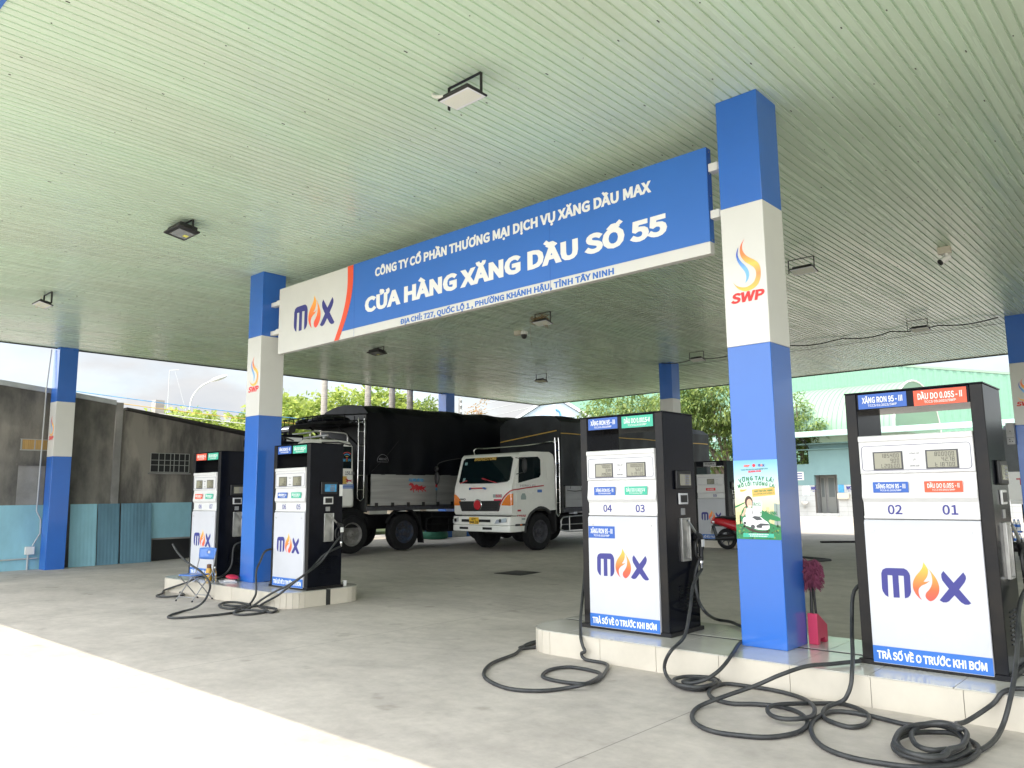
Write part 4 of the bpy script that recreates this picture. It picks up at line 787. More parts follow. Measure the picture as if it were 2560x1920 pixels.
mb = MB(); mb.box((-.22, y+.0005, .86), (-.54, y+.002, .91)); mb.extr([(p[0], y+.014, p[1]) for p in ((-.36, 1.41), (-.36, 1.50), (-.42, 1.58), (-.52, 1.58), (-.57, 1.5), (-.57, 1.41))], (0, .002, 0)); mb.build('side_sticker', MAT['pcity'], T, smooth=0)
MB().box((-.22, y, 1.09), (-.36, y+.015, 1.14)).build('side_marker', MAT['redp'], T, bevel=.004)
MB().box((-.12, W-.2, .70), (-.62, W+.03, .76)).build('cab_step', MAT['plastic'], T, bevel=.01); MB().box((-.30, W+.031, .715), (-.38, W+.036, .745)).build('step_marker', MAT['amber'], T)
# mirrors
MB().ell((-.30, W+.22, 2.33), (.05, .09, .2)).build('mirror', MAT['blackm'], T); MB().tube([(-.18, W, 2.55), (-.28, W+.2, 2.5), (-.28, W+.2, 2.15), (-.2, W, 2.1)], .012, 6).build('mirror_arm', MAT['blackm'], T)
MB().tube(cat_open([(-.25, -W, 2.62), (.1, -W-.25, 2.55), (.2, -W-.5, 2.45), (.18, -W-.55, 2.2)], 4), .010, 6).build('mirror_arm', MAT['blackm'], T); MB().ell((.18, -W-.56, 2.05), (.05, .1, .2)).build('mirror', MAT['blackm'], T); MB().ell((.2, -W-.56, 2.32), (.04, .1, .08)).build('mirror', MAT['blackm'], T)
# roof rail, ladder
MB().tube(cat_open([(-.45, -.75, 2.72), (-.45, -.72, 2.88), (-1.0, -.65, 2.92), (-1.75, .2, 3.0), (-1.80, 1.0, 3.06), (-1.82, 1.18, 3.02)], 5), .017, 8).build('roof_rail', MAT['chrome'], T)
side_ladder(T, -1.80, -1.96, W+.06, .92, 3.06, (1.30, 1.68, 2.05, 2.43, 2.80))
# chassis, wheels, cargo body
mb = MB(); mb.box((-.25, -.45, .55), (-10.4, .45, .95)); mb.box((-.9, -.95, .42), (-1.5, .95, .6)); mb.box((-2.1, -1.0, .5), (-3.3, 1.05, .95)); mb.box((-6.9, -.98, .44), (-9.6, .98, .6)); mb.build('chassis', MAT['chassis'], T)
for x, rm in ((-1.19, 'rimdark'), (-7.3, 'rimdark'), (-8.65, 'rimdark')):
    for s in (1, -1): wheel(T, x, s*(W-.16), rm, s=s)
mb = MB(); mb.tube([(-1.19+.66*math.cos(R(a)), W-.02, .52+.66*math.sin(R(a))) for a in range(0, 131, 10)], .05, 6); mb.box((-1.86, W-.3, .5), (-1.83, W+.0, 1.05)); mb.build('wheel_arch', MAT['plastic'], T)
MB().box((-2.15, -1.2, 1.02), (-10.55, 1.2, 1.16)).build('cargo_floor', MAT['rimdark'], T, bevel=.01)
for k in range(4):
    xa = -2.2-2.08*k
    for s in (1, -1):
        mb = MB().box((xa, s*1.2, 1.17), (xa-2.04, s*1.215, 1.78))
        for r_ in range(4): mb.box((xa-.002, s*1.2155, 1.172+.155*r_), (xa-2.038, s*1.225, 1.315+.155*r_))
        mb.build('drop_side', MAT['alu'], T)
MB().box((-2.05, -1.2, 1.0), (-2.14, 1.2, 3.2)).build('headboard', MAT['plastic'], T)
mb = MB(); tarp_mesh(mb, -2.02, -10.6, 1.23, 1.80, 3.72, .14, 5); mb.build('tarpaulin', MAT['tarp_lit'], T, smooth=50)  # lighter copy of the black tarpaulin, daylight on it put into the colour
mb = MB()
mb.tube([(-2.0-.3*i, 1.262+.005*math.sin(i*2), 3.30+.008*math.sin(i)) for i in range(29)], .016, 5); mb.tube([(-1.985, -1.18+.12*i, 3.16+.012*i) for i in range(20)], .016, 5); mb.build('yellow_strap', MAT['gold'], T)
MB().box((-2.95, 1.275, 2.86), (-3.1, 1.28, 3.12)).build('tarp_tag', MAT['gold'], T)
mb = MB(); mb.tube([(-2.3, 1.262, 2.9), (-2.9, 1.275, 1.65)], .007, 5); mb.tube([(-2.9, 1.262, 2.9), (-2.35, 1.275, 1.7)], .007, 5); mb.tube([(-2.25, 1.24, 1.66), (-2.6, 1.245, 1.62), (-3.0, 1.24, 1.66)], .008, 5); mb.build('tie_rope', MAT['blackm'], T)
mb = MB(); mb.tube(cat_open([(-3.6, 1.2, .92), (-2.3, 1.22, .9), (-2.02, 1.22, .85), (-1.98, 1.22, .68), (-2.1, 1.22, .5), (-3.6, 1.22, .46)], 4), .02, 8); mb.cyl((-2.35, 1.22, .46), (-2.35, 1.22, .92), .02); mb.cyl((-2.0, 1.22, .68), (-3.6, 1.22, .68), .015); mb.cyl((-3.2, 1.22, .46), (-3.2, 1.22, .92), .02); mb.build('side_guard', MAT['steel'], T)
MB().box((-2.6, 1.0, .97), (-2.75, 1.2, 1.03)).build('marker_lamp', MAT['pagew'], T)

# ---- dark covered truck on the left, facing away to the left, seen along its side
T1 = thing('cargo_truck', 'long truck with a black tarpaulin, roof rack and aluminium sides, parked deeper on the left', 'truck', (-15.898, 6.66, .1), R(-93.37), 'parked cargo trucks')
W = 1.2
cab1 = [(2.45, .7), (2.5, 1.5), (2.42, 1.95), (2.15, 2.95), (2.0, 3.06), (1.0, 3.08), (.6, 3.04), (.5, 2.9), (.45, 1.5), (.45, 1.25), (1.1, 1.25), (1.25, .7)]
MB().extr([(p[0], -W, p[1]) for p in cab1], (0, 2*W, 0)).build('cab', MAT['cab'], T1, bevel=.06, seg=3, smooth=45)
MB().box((2.0, -1.15, 2.92), (2.58, 1.15, 3.16)).build('sun_visor', MAT['black'], T1, bevel=.04); MB().box((2.05, 1.151, 2.98), (2.5, 1.156, 3.08)).build('visor_lamp', MAT['hlamp'], T1)
MB().extr([(2.44-.27*t+.02, y_, 1.98+.93*t) for y_, t in ((-1.0, 0), (1.0, 0), (1.0, 1), (-1.0, 1))], (.03, 0, .01)).build('windscreen', MAT['cabglass'], T1)
qw = MB().box((.86, W, 2.30), (.56, W+.008, 2.90)).build('side_window', MAT['cabglass'], T1, bevel=.05)
def arcs(mb, r0, r1, cx, cz, y, mi): mb.extr([(cx+r1*math.cos(R(a)), y, cz+r1*math.sin(R(a))) for a in range(45, 136, 10)] + [(cx+r0*math.cos(R(a)), y, cz+r0*math.sin(R(a))) for a in range(135, 44, -10)], (0, .002, 0), mi)
mb = MB(); arcs(mb, .15, .175, .71, 2.58, W+.009, 0); arcs(mb, .1, .125, .71, 2.58, W+.009, 1); arcs(mb, .04, .065, .71, 2.58, W+.009, 2); mb.cyl((.71, W+.008, 2.575), (.71, W+.011, 2.575), .025); mb.box((.70, W+.009, 2.49), (.72, W+.011, 2.55), 2); wintext(mb, 'W', .835, W+.009, 2.49, .07, .09, mi=1); wintext(mb, 'FI', .665, W+.009, 2.49, .07, .07, mi=1)
mb.build('wifi_sticker', [MAT['redp'], MAT['skyblue'], MAT['gold']], qw, smooth=0)
mb = MB(); wintext(mb, '156.84', .75, W+.001, 2.13, .09, .30, bold=.06); mb.build('side_number', MAT['greyl'], T1, smooth=0)
mb = MB(); mb.box((.84, W+.001, 1.88), (.70, W+.002, 2.09), 0); horse(mb, .64, W+.003, 1.97, .16, 1); mb.build('horse_sticker', [MAT['gold'], MAT['redp']], T1, smooth=0)
mb = MB()
for z in (1.76, 1.80, 1.84): mb.box((1.2, W+.001, z), (.47, W+.003, z+.028))
mb.build('blue_stripes', MAT['bluesign'], T1, smooth=0)
mb = MB(); mb.tube([(1.5, W+.01, 2.98), (1.0, W+.03, 3.0), (.6, W+.01, 2.94)], .018, 6); mb.build('grab_rail', MAT['blackm'], T1)
# roof furniture
mb = MB()
for y in (-.75, -.05, .65):
    mb.cyl((2.2, y-.22, 3.32), (2.2, y+.22, 3.32), .085, n=16)
mb.parts('air_tank', MAT['chrome'], T1, bevel=.008)
mb = MB()
for y in (-.75, -.05, .65):
    for s in (-.23, .23): mb.cyl((2.2, y+s-.012, 3.32), (2.2, y+s+.012, 3.32), .1, n=16)
    mb.box((2.15, y-.15, 3.08), (2.25, y-.12, 3.25)); mb.box((2.15, y+.12, 3.08), (2.25, y+.15, 3.25))
mb.build('tank_end', MAT['blackm'], T1)
mb = MB(); mb.tube(cat_open([(1.75, 1.05, 3.06), (1.75, 1.05, 3.24), (1.6, 1.05, 3.28), (.8, 1.05, 3.28), (.62, 1.05, 3.22), (.6, 1.05, 3.05)], 4), .02, 6); mb.tube([(1.7, -1.0, 3.26), (1.7, 1.05, 3.26)], .018, 6); mb.tube([(1.2, -1.0, 3.2), (1.2, 1.0, 3.2)], .03, 6); mb.cyl((.8, .7, 3.1), (1.3, .95, 3.14), .03); mb.build('roof_rail', MAT['steel'], T1)
mb = MB()   # rack over the cab
for z in (3.56, 3.74):
    mb.tube([(.05, 1.2, z+.1), (1.15, 1.2, z), (1.35, 1.05, z), (1.4, -1.1, z), (1.2, -1.25, z)], .018, 6)
for i in range(9): mb.cyl((1.37, 1.0-.26*i, 3.56), (1.37, 1.0-.26*i, 3.74), .014, n=6)
for i in range(4): mb.cyl((.15+.33*i, 1.2, 3.57), (.15+.33*i, 1.2, 3.76), .014, n=6)
mb.box((.05, -1.2, 3.53), (1.35, 1.15, 3.565)); mb.tube([(.12, .9, 2.95), (.9, .9, 3.54)], .028, 6); mb.tube([(.12, -.5, 2.95), (.9, -.5, 3.54)], .028, 6)
mb.build('roof_rack', MAT['chassis'], T1)
mb = MB(); mb.ell((.75, .3, 3.66), (.5, .8, .16), 22, 10); mb.ell((.8, -.7, 3.66), (.4, .35, .14), 16, 8); mb.build('rack_bundle', MAT['tarp'], T1)
side_ladder(T1, .37, .17, W+.03, 1.42, 3.60, (1.72, 2.12, 2.52, 2.93, 3.33))
MB().box((.10, -1.2, 1.1), (.02, 1.2, 3.85)).build('headboard', MAT['plastic'], T1)
MB().box((.05, -1.22, 1.14), (-9.6, 1.22, 1.26)).build('cargo_floor', MAT['rimdark'], T1, bevel=.01)
for k in range(4):
    xa = -.07-2.35*k
    for s in (1, -1):
        mb = MB().box((xa, s*1.215, 1.28), (xa-2.3, s*1.228, 2.15))
        for r_ in range(5): mb.box((xa-.002, s*1.2285, 1.282+.176*r_), (xa-2.298, s*1.24, 1.448+.176*r_))
        mb.build('drop_side', MAT['alu'], T1)
mb = MB()
for i in range(12): mb.box((-.2-.55*i, 1.242, 1.24), (-.3-.55*i, 1.26, 1.36))
mb.parts('side_latch', MAT['blackm'], T1)
mb = MB(); horse(mb, -1.62, 1.242, 1.78, .36); horse(mb, -1.78, 1.2445, 1.76, .30); mb.box((-2.36, 1.242, 1.80), (-2.43, 1.244, 1.87)); mb.build('horse_print', MAT['redp'], T1, smooth=0)
mb = MB()
wintext(mb, '马到成功', -1.36, 1.242, 1.96, .07, .55, bold=.08)
for i in (0, 2): mb.box((-2.36, 1.242, 1.90-.1*i), (-2.43, 1.244, 1.97-.1*i))
mb.build('blue_print', MAT['skyblue'], T1, smooth=0)
mb = MB(); tarp_mesh(mb, .08, -9.7, 1.25, 2.14, 3.95, .20, 11, nx=70); mb.build('tarpaulin', MAT['tarp'], T1, smooth=50)
mb = MB()
pts = [(-.42+.19*math.cos(R(a)), 1.285, 2.52+.19*math.sin(R(a))) for a in range(0, 181, 12)]; mb.tube(pts, .006, 5); mb.tube([(-.60, 1.285, 2.50), (-.24, 1.285, 2.50)], .006, 5); wintext(mb, 'MINH ĐỨC', -.29, 1.285, 2.55, .06, .27); mb.build('tarp_print', MAT['greyl'], T1, smooth=0)
mb = MB(); mb.tube([(-.05, 1.28, 2.22), (-.5, 1.29, 2.62), (-.95, 1.29, 3.1)], .006, 5); mb.build('tie_rope', MAT['blackm'], T1)
mb = MB(); mb.box((2.2, -.45, .6), (-9.5, .45, 1.0)); mb.box((2.2, -1.0, .5), (.9, -.2, .9)); mb.box((-2.4, -1.0, .5), (-3.4, 1.0, 1.05)); mb.box((1.3, -1.15, .7), (.1, 1.15, 1.14)); mb.build('chassis', MAT['chassis'], T1)
mb = MB(); mb.tube(cat_open([(-3.4, 1.2, .9), (-2.2, 1.22, .9), (-2.05, 1.22, .82), (-2.05, 1.22, .6), (-2.2, 1.22, .5), (-3.4, 1.22, .5)], 4), .022, 8); mb.cyl((-2.05, 1.22, .7), (-3.4, 1.22, .7), .016); mb.cyl((-2.9, 1.22, .5), (-2.9, 1.22, .9), .02); mb.build('side_guard', MAT['chassis'], T1)
mb = MB(); mb.extr([(-1.95, .95, .18), (-1.95, 1.23, .18), (-1.80, 1.23, 1.05), (-1.80, .95, 1.05)], (.02, 0, 0)); mb.tube([(-1.28+.62*math.cos(R(a)), 1.1, .56+.62*math.sin(R(a))) for a in range(20, 175, 10)], .05, 6); mb.tube([(.5+.62*math.cos(R(a)), 1.1, .56+.62*math.sin(R(a))) for a in range(20, 165, 10)], .05, 6); mb.build('mudguard', MAT['chassis'], T1)
for x, rm in ((.49, 'rim'), (-1.27, 'rimblue'), (-6.2, 'rimdark'), (-7.5, 'rimdark')):
    for s in (1, -1): wheel(T1, x, s*(W-.14), rm, s=s)
MB().tube(cat_open([(2.3, 1.15, 3.0), (2.75, 1.3, 3.08), (2.95, 1.35, 3.0), (2.95, 1.35, 2.85)], 4), .018, 6).build('mirror_arm', MAT['blackm'], T1); MB().ell((2.95, 1.35, 2.8), (.06, .14, .1)).build('mirror', MAT['blackm'], T1)

# ---- light grey covered truck at the right edge
T3 = thing('cargo_truck', 'white truck with a pale grey tarpaulin parked far off at the right edge', 'truck', (1.2, 21.2, .1), 0, 'parked cargo trucks')
MB().box((-2.95, -1.2, 1.12), (5.5, 1.2, 1.22)).box((-2.95, -1.22, 1.23), (5.5, -1.2, 2.05)).box((-2.97, -1.22, 1.23), (-2.95, 1.22, 2.05)).build('cargo_box', MAT['cab'], T3)
mb = MB(); tarp_mesh(mb, -2.98, 5.5, 1.24, 2.06, 3.35, .15, 21, nx=30); mb.build('tarpaulin', MAT['tarpg'], T3, smooth=50)
mb = MB(); text(mb, 'TN-C', (-2.75, -1.222, 1.68), (1,0,0), (0,0,1), .17, .9, bold=.07); mb.build('side_lettering', MAT['redp'], T3, smooth=0)
mb = MB(); mb.box((-2.8, -.5, .55), (5.2, .5, 1.1)); mb.build('chassis', MAT['chassis'], T3)
for x in (-1.9, -.6, 4.2):
    for s in (1, -1): wheel(T3, x, s*1.05, 'rimdark', s=s)

# ------------------------------------------------------------------ scooter behind the poster column
S = thing('motor_scooter', 'dark red motor scooter parked in front of dispenser 09, half hidden by the poster column', 'scooter', (-7.28, 13.1, .1), R(4))
def sw(x):
    o = MB().lathe([(.2, -.05), (.27, -.045), (.285, 0), (.27, .045), (.2, .05), (.19, .04), (.19, -.04), (.2, -.05)], ax='y', n=28, cap=False).build('tyre', MAT['tyre'], S, (x, 0, .285))
    mb = MB(); mb.lathe([(.19, -.03), (.2, -.03), (.2, .03), (.19, .03), (.18, .03), (.18, -.03), (.19, -.03)], ax='y', n=24, cap=False); mb.lathe([(.01, -.05), (.05, -.05), (.05, .05), (.01, .05)], ax='y', n=12)
    for i in range(5): a = 2*math.pi*i/5; mb.cyl((.04*math.cos(a), 0, .04*math.sin(a)), (.19*math.cos(a), 0, .19*math.sin(a)), .014)
    mb.build('rim', MAT['rimdark'], o)
sw(0); sw(1.27)
def loft(mb, secs, n=12):
    vs = []
    for (x, zc, hy, hz) in secs:
        for j in range(n): a = 2*math.pi*j/n; vs.append((x, hy*math.copysign(abs(math.cos(a))**.8, math.cos(a)), zc+hz*math.sin(a)))
    fs = [(i*n+j, (i+1)*n+j, (i+1)*n+(j+1) % n, i*n+(j+1) % n) for i in range(len(secs)-1) for j in range(n)] + [tuple(range(n)), tuple(range((len(secs)-1)*n+n-1, (len(secs)-1)*n-1, -1))]
    mb.add(vs, fs); return mb
loft(MB(), [(-.38, .76, .06, .04), (-.3, .77, .13, .09), (0, .72, .17, .13), (.35, .62, .18, .16), (.6, .45, .17, .12), (.95, .38, .17, .07), (1.1, .5, .15, .2), (1.18, .75, .17, .22), (1.1, .98, .13, .12)], 14).build('body_fairing', MAT['redp'], S)
loft(MB(), [(-.30, .85, .08, .02), (-.1, .87, .14, .04), (.25, .83, .16, .05), (.55, .80, .13, .05), (.62, .78, .05, .03)]).build('saddle', MAT['blackm'], S)
MB().box((-.42, -.09, .70), (-.36, .09, .78)).build('tail_lamp', MAT['redp'], S, bevel=.02); mb = MB(); mb.box((-.36, -.15, .72), (-.28, -.10, .77)); mb.box((-.36, .10, .72), (-.28, .15, .77)); mb.parts('indicator', MAT['hlamp'], S, bevel=.01)
mb = MB(); mb.extr([(-.40, -.09, .64), (-.40, .09, .64), (-.28, .09, .28), (-.28, -.09, .28)], (.02, 0, .005)); mb.box((-.36, -.07, .62), (-.1, .07, .69)); mb.build('rear_mudguard', MAT['blackm'], S)
np_ = MB().extr([(-.425, -.1, .42), (-.425, .1, .42), (-.405, .1, .58), (-.405, -.1, .58)], (-.006, 0, 0)).build('number_plate', MAT['paper'], S); mb = MB(); text(mb, '63 B8', (-.425, .075, .515), (0,-1,0), (-.12,0,1), .045, .14); text(mb, '775.38', (-.437, .085, .44), (0,-1,0), (-.12,0,1), .045, .17); mb.build('lettering', MAT['digit'], np_, smooth=0)
mb = MB(); loft(mb, [(-.2, .38, .1, .03), (.1, .36, .12, .05), (.45, .38, .13, .1), (.7, .36, .13, .06)]); mb.cyl((-.25, -.15, .3), (.3, -.15, .34), .06); mb.tube([(1.27, -.08, .285), (1.12, -.08, .8)], .025); mb.tube([(1.27, .08, .285), (1.12, .08, .8)], .025); mb.build('engine', MAT['blackm'], S)
MB().tube([(.98, -.33, 1.0), (1.06, -.15, 1.03), (1.08, .15, 1.03), (.98, .33, 1.0)], .018).build('handlebar', MAT['blackm'], S)
for s in (-1, 1):
    MB().tube([(1.05, s*.2, 1.03), (1.02, s*.26, 1.12), (.98, s*.30, 1.18)], .008, 6).build('mirror_arm', MAT['blackm'], S); MB().ell((.97, s*.33, 1.2), (.02, .075, .045)).build('mirror', MAT['blackm'], S)

# ------------------------------------------------------------------ folding chair
ch = thing('folding_chair', 'blue plastic folding chair with grey crossed legs in front of dispenser 08 07', 'chair', (-9.62, -.79, 0), R(14)); ch.scale = (.9, .9, .92)
def ctube(name, pts, m='greymetal', r=.011): return MB().tube(pts, r, 8).build(name, MAT[m], ch)
MB().extr([(p[0], p[1], .435) for p in ((-.17, -.22), (.17, -.22), (.2, -.16), (.19, .16), (.14, .19), (-.14, .19), (-.19, .16), (-.2, -.16))], (0, 0, .022)).build('seat', MAT['chairb'], ch, bevel=.008)
for s in (-1, 1):
    ctube('leg', [(s*.21, -.22, .01), (s*.21, .0, .26), (s*.21, .20, .47), (s*.205, .25, .70), (s*.2, .265, .82)]); ctube('leg', [(s*.19, .24, .01), (s*.19, -.02, .27), (s*.19, -.2, .43)])
    mb = MB(); mb.cyl((s*.21, -.225, 0), (s*.21, -.21, .025), .015); mb.cyl((s*.19, .245, 0), (s*.19, .23, .025), .015); mb.build('foot_cap', MAT['blackm'], ch)
ctube('stretcher', [(-.21, -.17, .07), (.21, -.17, .07)], r=.008); ctube('stretcher', [(-.19, .19, .07), (.19, .19, .07)], r=.008)
mb = MB(); nx = 12; vs = []; cut = []
for j in range(5):
    for i in range(nx+1):
        u = i/nx*2-1; zz = .70+.19*j/4; wv = .20+.02*j/4-(.02 if j == 0 else 0); vs.append((u*wv, .262+.03*j/4+.035*(1-u*u)-.03, zz+(.012*(1-u*u) if j == 4 else (-.012*(1-u*u) if j == 0 else 0))))
fs = [(j*(nx+1)+i, j*(nx+1)+i+1, (j+1)*(nx+1)+i+1, (j+1)*(nx+1)+i) for j in range(4) for i in range(nx) if not (j == 2 and 5 <= i <= 6)]
mb.add(vs, fs); o = mb.build('backrest', MAT['chairb'], ch, smooth=60); m = o.modifiers.new('thick', 'SOLIDIFY'); m.thickness = .014
# ------------------------------------------------------------------ small things on the islands
zi = .236
tag(MB().lathe([(.05, 0), (.052, .01), (.052, .17), (.047, .19), (.047, .2), (.036, .215), (.036, .265), (.03, .275), (.004, .276)], n=24).build('thermos_flask', MAT['woodb'], None, (-10.12, -.30, zi)), 'yellow thermos flask with a brown cap behind the folding chair', 'thermos')
MB().lathe([(.0375, .213), (.038, .27), (.03, .279), (.004, .28)], n=20).build('cap', MAT['brown'], bpy.data.objects['thermos_flask'])
wb = MB().lathe([(.03, 0), (.032, .01), (.032, .09), (.029, .1), (.032, .11), (.032, .16), (.012, .21), (.012, .225)], n=18).build('water_bottle', MAT['clear'], None, (-9.92, -.30, zi)); tag(wb, 'clear plastic water bottle beside the yellow thermos', 'bottle'); MB().lathe([(.015, .222), (.015, .245), (.002, .246)], n=14).build('cap', MAT['paper'], wb)
bk = MB().box((-.19, -.13, 0), (.19, .13, .012)).build('magazine', MAT['pagew'], None, (-9.72, -.16, zi), R(-22)); tag(bk, 'pale magazine lying under the notebook and the red pouch by the left column', 'magazine')
nb = MB().box((-.12, -.09, 0), (.13, .09, .02)).build('notebook', MAT['paper'], None, (-9.70, -.13, zi+.0125), R(-32), bevel=.003); tag(nb, 'small white notebook between the magazine and the red pouch', 'notebook')
mb = MB(); loft(mb, [(-.15, .035, .05, .01), (-.12, .04, .085, .035), (.08, .04, .085, .035), (.14, .03, .07, .02), (.16, .025, .05, .008)], 12); pc = mb.build('pouch', MAT['pinkbook'], None, (-9.68, -.1, zi+.033), R(-15)); tag(pc, 'red fabric pouch lying on top of the notebook', 'pouch')
cp = MB().lathe([(.022, 0), (.026, .002), (.038, .085), (.035, .085), (.025, .006), (.002, .005)], n=18).build('paper_cup', MAT['paper'], None, (-7.56, .68, zi)); tag(cp, 'white paper cup on the tiled island end beside dispenser 06 05', 'cup')
# dustpan-like pink holder with a duster standing behind the poster column
hp = thing('brush_holder', 'pink plastic box with cut-out feet on the island behind the poster column', 'brush holder', (.055, .57, zi))
MB().extr([(-.045, p[0], p[1]) for p in ((-.12, .0), (-.12, .28), (-.085, .28), (.12, .16), (.12, 0), (.07, 0), (.05, .05), (-.06, .05), (-.07, 0))], (.09, 0, 0)).build('box', MAT['pink'], hp, bevel=.004)
du = thing('duster', 'pink fibre duster with a dark handle standing in the pink box', 'duster', (.03, .50, zi))
MB().tube([(0, 0, .1), (.005, .02, .52)], .016, 8).tube([(.03, .05, .1), (.02, .04, .5)], .012, 8).build('handle', MAT['blackm'], du)
mb = MB(); rn = random.Random(5)
for i in range(420):
    a = rn.uniform(0, 6.28); u = rn.uniform(-1, 1); r = .085*math.sqrt(1-u*u*.85); p = Vector((.0+r*math.cos(a), .03+r*math.sin(a), .64+u*.13)); d = Vector((math.cos(a), math.sin(a), rn.uniform(-.9, .4)))*.045
    mb.tube([p*.9+Vector((0,.003,.064)), p+d*.6, p+d+Vector((0,0,-.02))], [.006,.005,.002], 3)
mb.ell((0, .03, .64), (.075, .075, .12)); mb.build('fibre_head', MAT['pinkhair'], du, smooth=0)
# hose lying on the paving behind, plank, drain cover
hz = lambda x, y: gh(x, y)+.02
tag(MB().tube(cat_open([(x, y, hz(x, y)) for x, y in ((-5.2, 11.6), (-4.6, 11.45), (-4.2, 11.3), (-3.82, 11.12), (-3.72, 11.0), (-3.78, 10.85), (-3.95, 10.3), (-3.75, 9.7), (-3.45, 9.3), (-3.1, 8.8), (-2.9, 8.2))], 5), .03, 8).build('loose_hose', MAT['rubber']), 'loose dark hose bent on the paving behind the poster column', 'hose')
tag(MB().box((-.55, -.08, 0), (.6, .08, .05)).build('plank', MAT['chassis'], None, (-5.85, 17.5, gh(-5.85, 17.5)), R(38)), 'dark plank lying on the paving towards the washroom building', 'plank')
tag(MB().box((-.36, -.36, 0), (.36, .36, .006)).build('drain_cover', MAT['plastic'], None, (-8.2, 5.55, gh(-8.2, 5.55)+.004), R(2)), 'dark square drain cover in the paving in front of the trucks', 'drain cover')
# bottled water packs by the far right column
for k, (x, y, z, lb) in enumerate(((-.62, 13.3, .62, 'upper pack of blue capped water bottles by the far right column'), (-.62, 13.3, .32, 'lower pack of blue capped water bottles by the far right column'), (-.1, 13.3, .62, 'upper pack of water bottles at the very right edge'), (-.1, 13.3, .32, 'lower pack of water bottles at the very right edge'))):
    t = thing('water_bottle_pack', lb, 'water bottles', (x, y, z+.1), 0, 'stacked packs of water bottles')
    for i in range(6):
        for j in range(2):
            b = MB().lathe([(.03, 0), (.033, .02), (.033, .16), (.014, .22), (.014, .225)], n=10).build('bottle', MAT['ceram'], t, (-.19+.075*i, -.1+.075*j, .03)); mb = MB(); mb.lathe([(.0345, .08), (.0345, .14)], n=10); mb.lathe([(.0165, .22), (.0165, .245), (.002, .246)], n=10); mb.build('label', MAT['bluesign'], b)
    MB().box((-.24, -.15, -.01), (.24, .02, .03)).build('tray', MAT['bluesign'], t)
st = thing('display_stand', 'plain grey stand under the water bottle packs', 'stand', (-.36, 13.3, .1)); MB().box((-.56, -.2, .24), (.56, .2, .30)).build('shelf', MAT['greymetal'], st)
for sx in (-.5, .5):
    for sy in (-.15, .15): MB().box((sx-.02, sy-.02, 0), (sx+.02, sy+.02, .24)).build('leg', MAT['greymetal'], st)
# ------------------------------------------------------------------ poster on the column
P = thing('poster', 'green advertising poster with a waving woman and a white car on the near column', 'poster', (-.216, -.0025, 1.213))
w2, hh = .2185, .735
MB().box((-w2, -.0035, 0), (w2, -.0005, hh)).build('sheet', MAT['sky_print'], P)
px = lambda u: -w2 + u*2*w2
pz = lambda v: hh*(1-v)
y = -.0038
def ps(pts, m, name, d=0, sm=0):
    q = [(px(a), y-d, pz(b)) for a, b in (smoothpoly(pts, sm) if sm else pts)]; return MB().extr(q, (0, -.0003, 0)).build(name, MAT[m], P, smooth=0)
mb = MB()
for a, b, c, m in ((.02, .10, .66, 1), (.09, .05, .70, 1), (.60, .08, .64, 1), (.70, .07, .60, 1), (.80, .06, .63, 1), (.87, .07, .55, 0), (.93, .07, .56, 0)): mb.extr([(px(a), y, pz(.82)), (px(a+b), y, pz(.82)), (px(a+b), y, pz(c)), (px(a), y, pz(c))], (0, -.0002, 0), m)
mb.build('printed_city', [MAT['pcity'], MAT['pcityy']], P, smooth=0)
ps([(.0, .82), (.2, .80), (.5, .84), (.8, .80), (1, .84), (1, 1), (0, 1)], 'pgreen', 'printed_hedge', .0003)
rn = random.Random(2); mb = MB()
for i in range(130):
    a, b, r = rn.uniform(.02, .98), rn.uniform(.82, .985), rn.uniform(.012, .03); mb.add([(px(a-r), y-.0007, pz(b)), (px(a), y-.0007, pz(b+r*.5)), (px(a+r), y-.0007, pz(b)), (px(a), y-.0007, pz(b-r*.6))], [(0, 1, 2, 3)], rn.choice((0, 0, 1)))
mb.build('printed_leaves', [leafmat('printed_leaf_dark', (.01, .06, .03), (.05, .16, .06), 0), leafmat('printed_leaf_light', (.1, .2, .05), (.22, .3, .06), 0)], P, smooth=0)
ps([(.1, .74), (.16, .62), (.3, .56), (.5, .60), (.75, .68), (1, .72), (1, .78), (.7, .74), (.86, .86), (.6, .90), (.3, .86), (.14, .80)], 'pgreen', 'printed_swirl', .001, 1)
ps([(0, .585), (.22, .535), (.22, .55), (0, .61)], 'pgreen', 'printed_ribbon', .001)
mb = MB()
def arctext(s, v, cap, wd, drop):
    wid = lambda q: max([p.x for p in _txt(q, 1e-4)[0]] or [0])
    tot = wid(s); prev = 0; k = wd/tot
    for i, c in enumerate(s):
        if c == ' ': prev = wid(s[:i]+'I')-wid('I'); continue
        e = wid(s[:i+1]); g = _txt(c, 1e-4)[0]; gw = max(p.x for p in g)-min(p.x for p in g)
        u = ((e-gw/2)/tot)*2-1; a = -2*drop*u/(wd/2)
        cx_, cz_ = u*wd/2, pz(v)-drop*u*u
        text(mb, c, (cx_-math.cos(a)*gw*k/2, y-.0016, cz_-math.sin(a)*gw*k/2), (math.cos(a), 0, math.sin(a)), (-math.sin(a), 0, math.cos(a)), cap, gw*k, 'l', .07, .0003)
arctext('VỮNG TAY LÁI', .255, .034, .335, .026); arctext('MỞ LỐI TƯƠNG LAI', .322, .031, .365, .026)
text(mb, 'TUYỂN SINH', (px(.545), y-.0016, pz(.70)), (1,0,.03), (0,0,1), .030, .165, bold=.09, thick=.0003); text(mb, 'TRUNG TÂM GIÁO DỤC NGHỀ NGHIỆP LÁI XE', (px(.17), y-.0016, pz(.132)), (1,0,.03), (0,0,1), .0105, .27, bold=.05, thick=.0003)
mb.build('green_lettering', MAT['pgreen'], P, smooth=0)
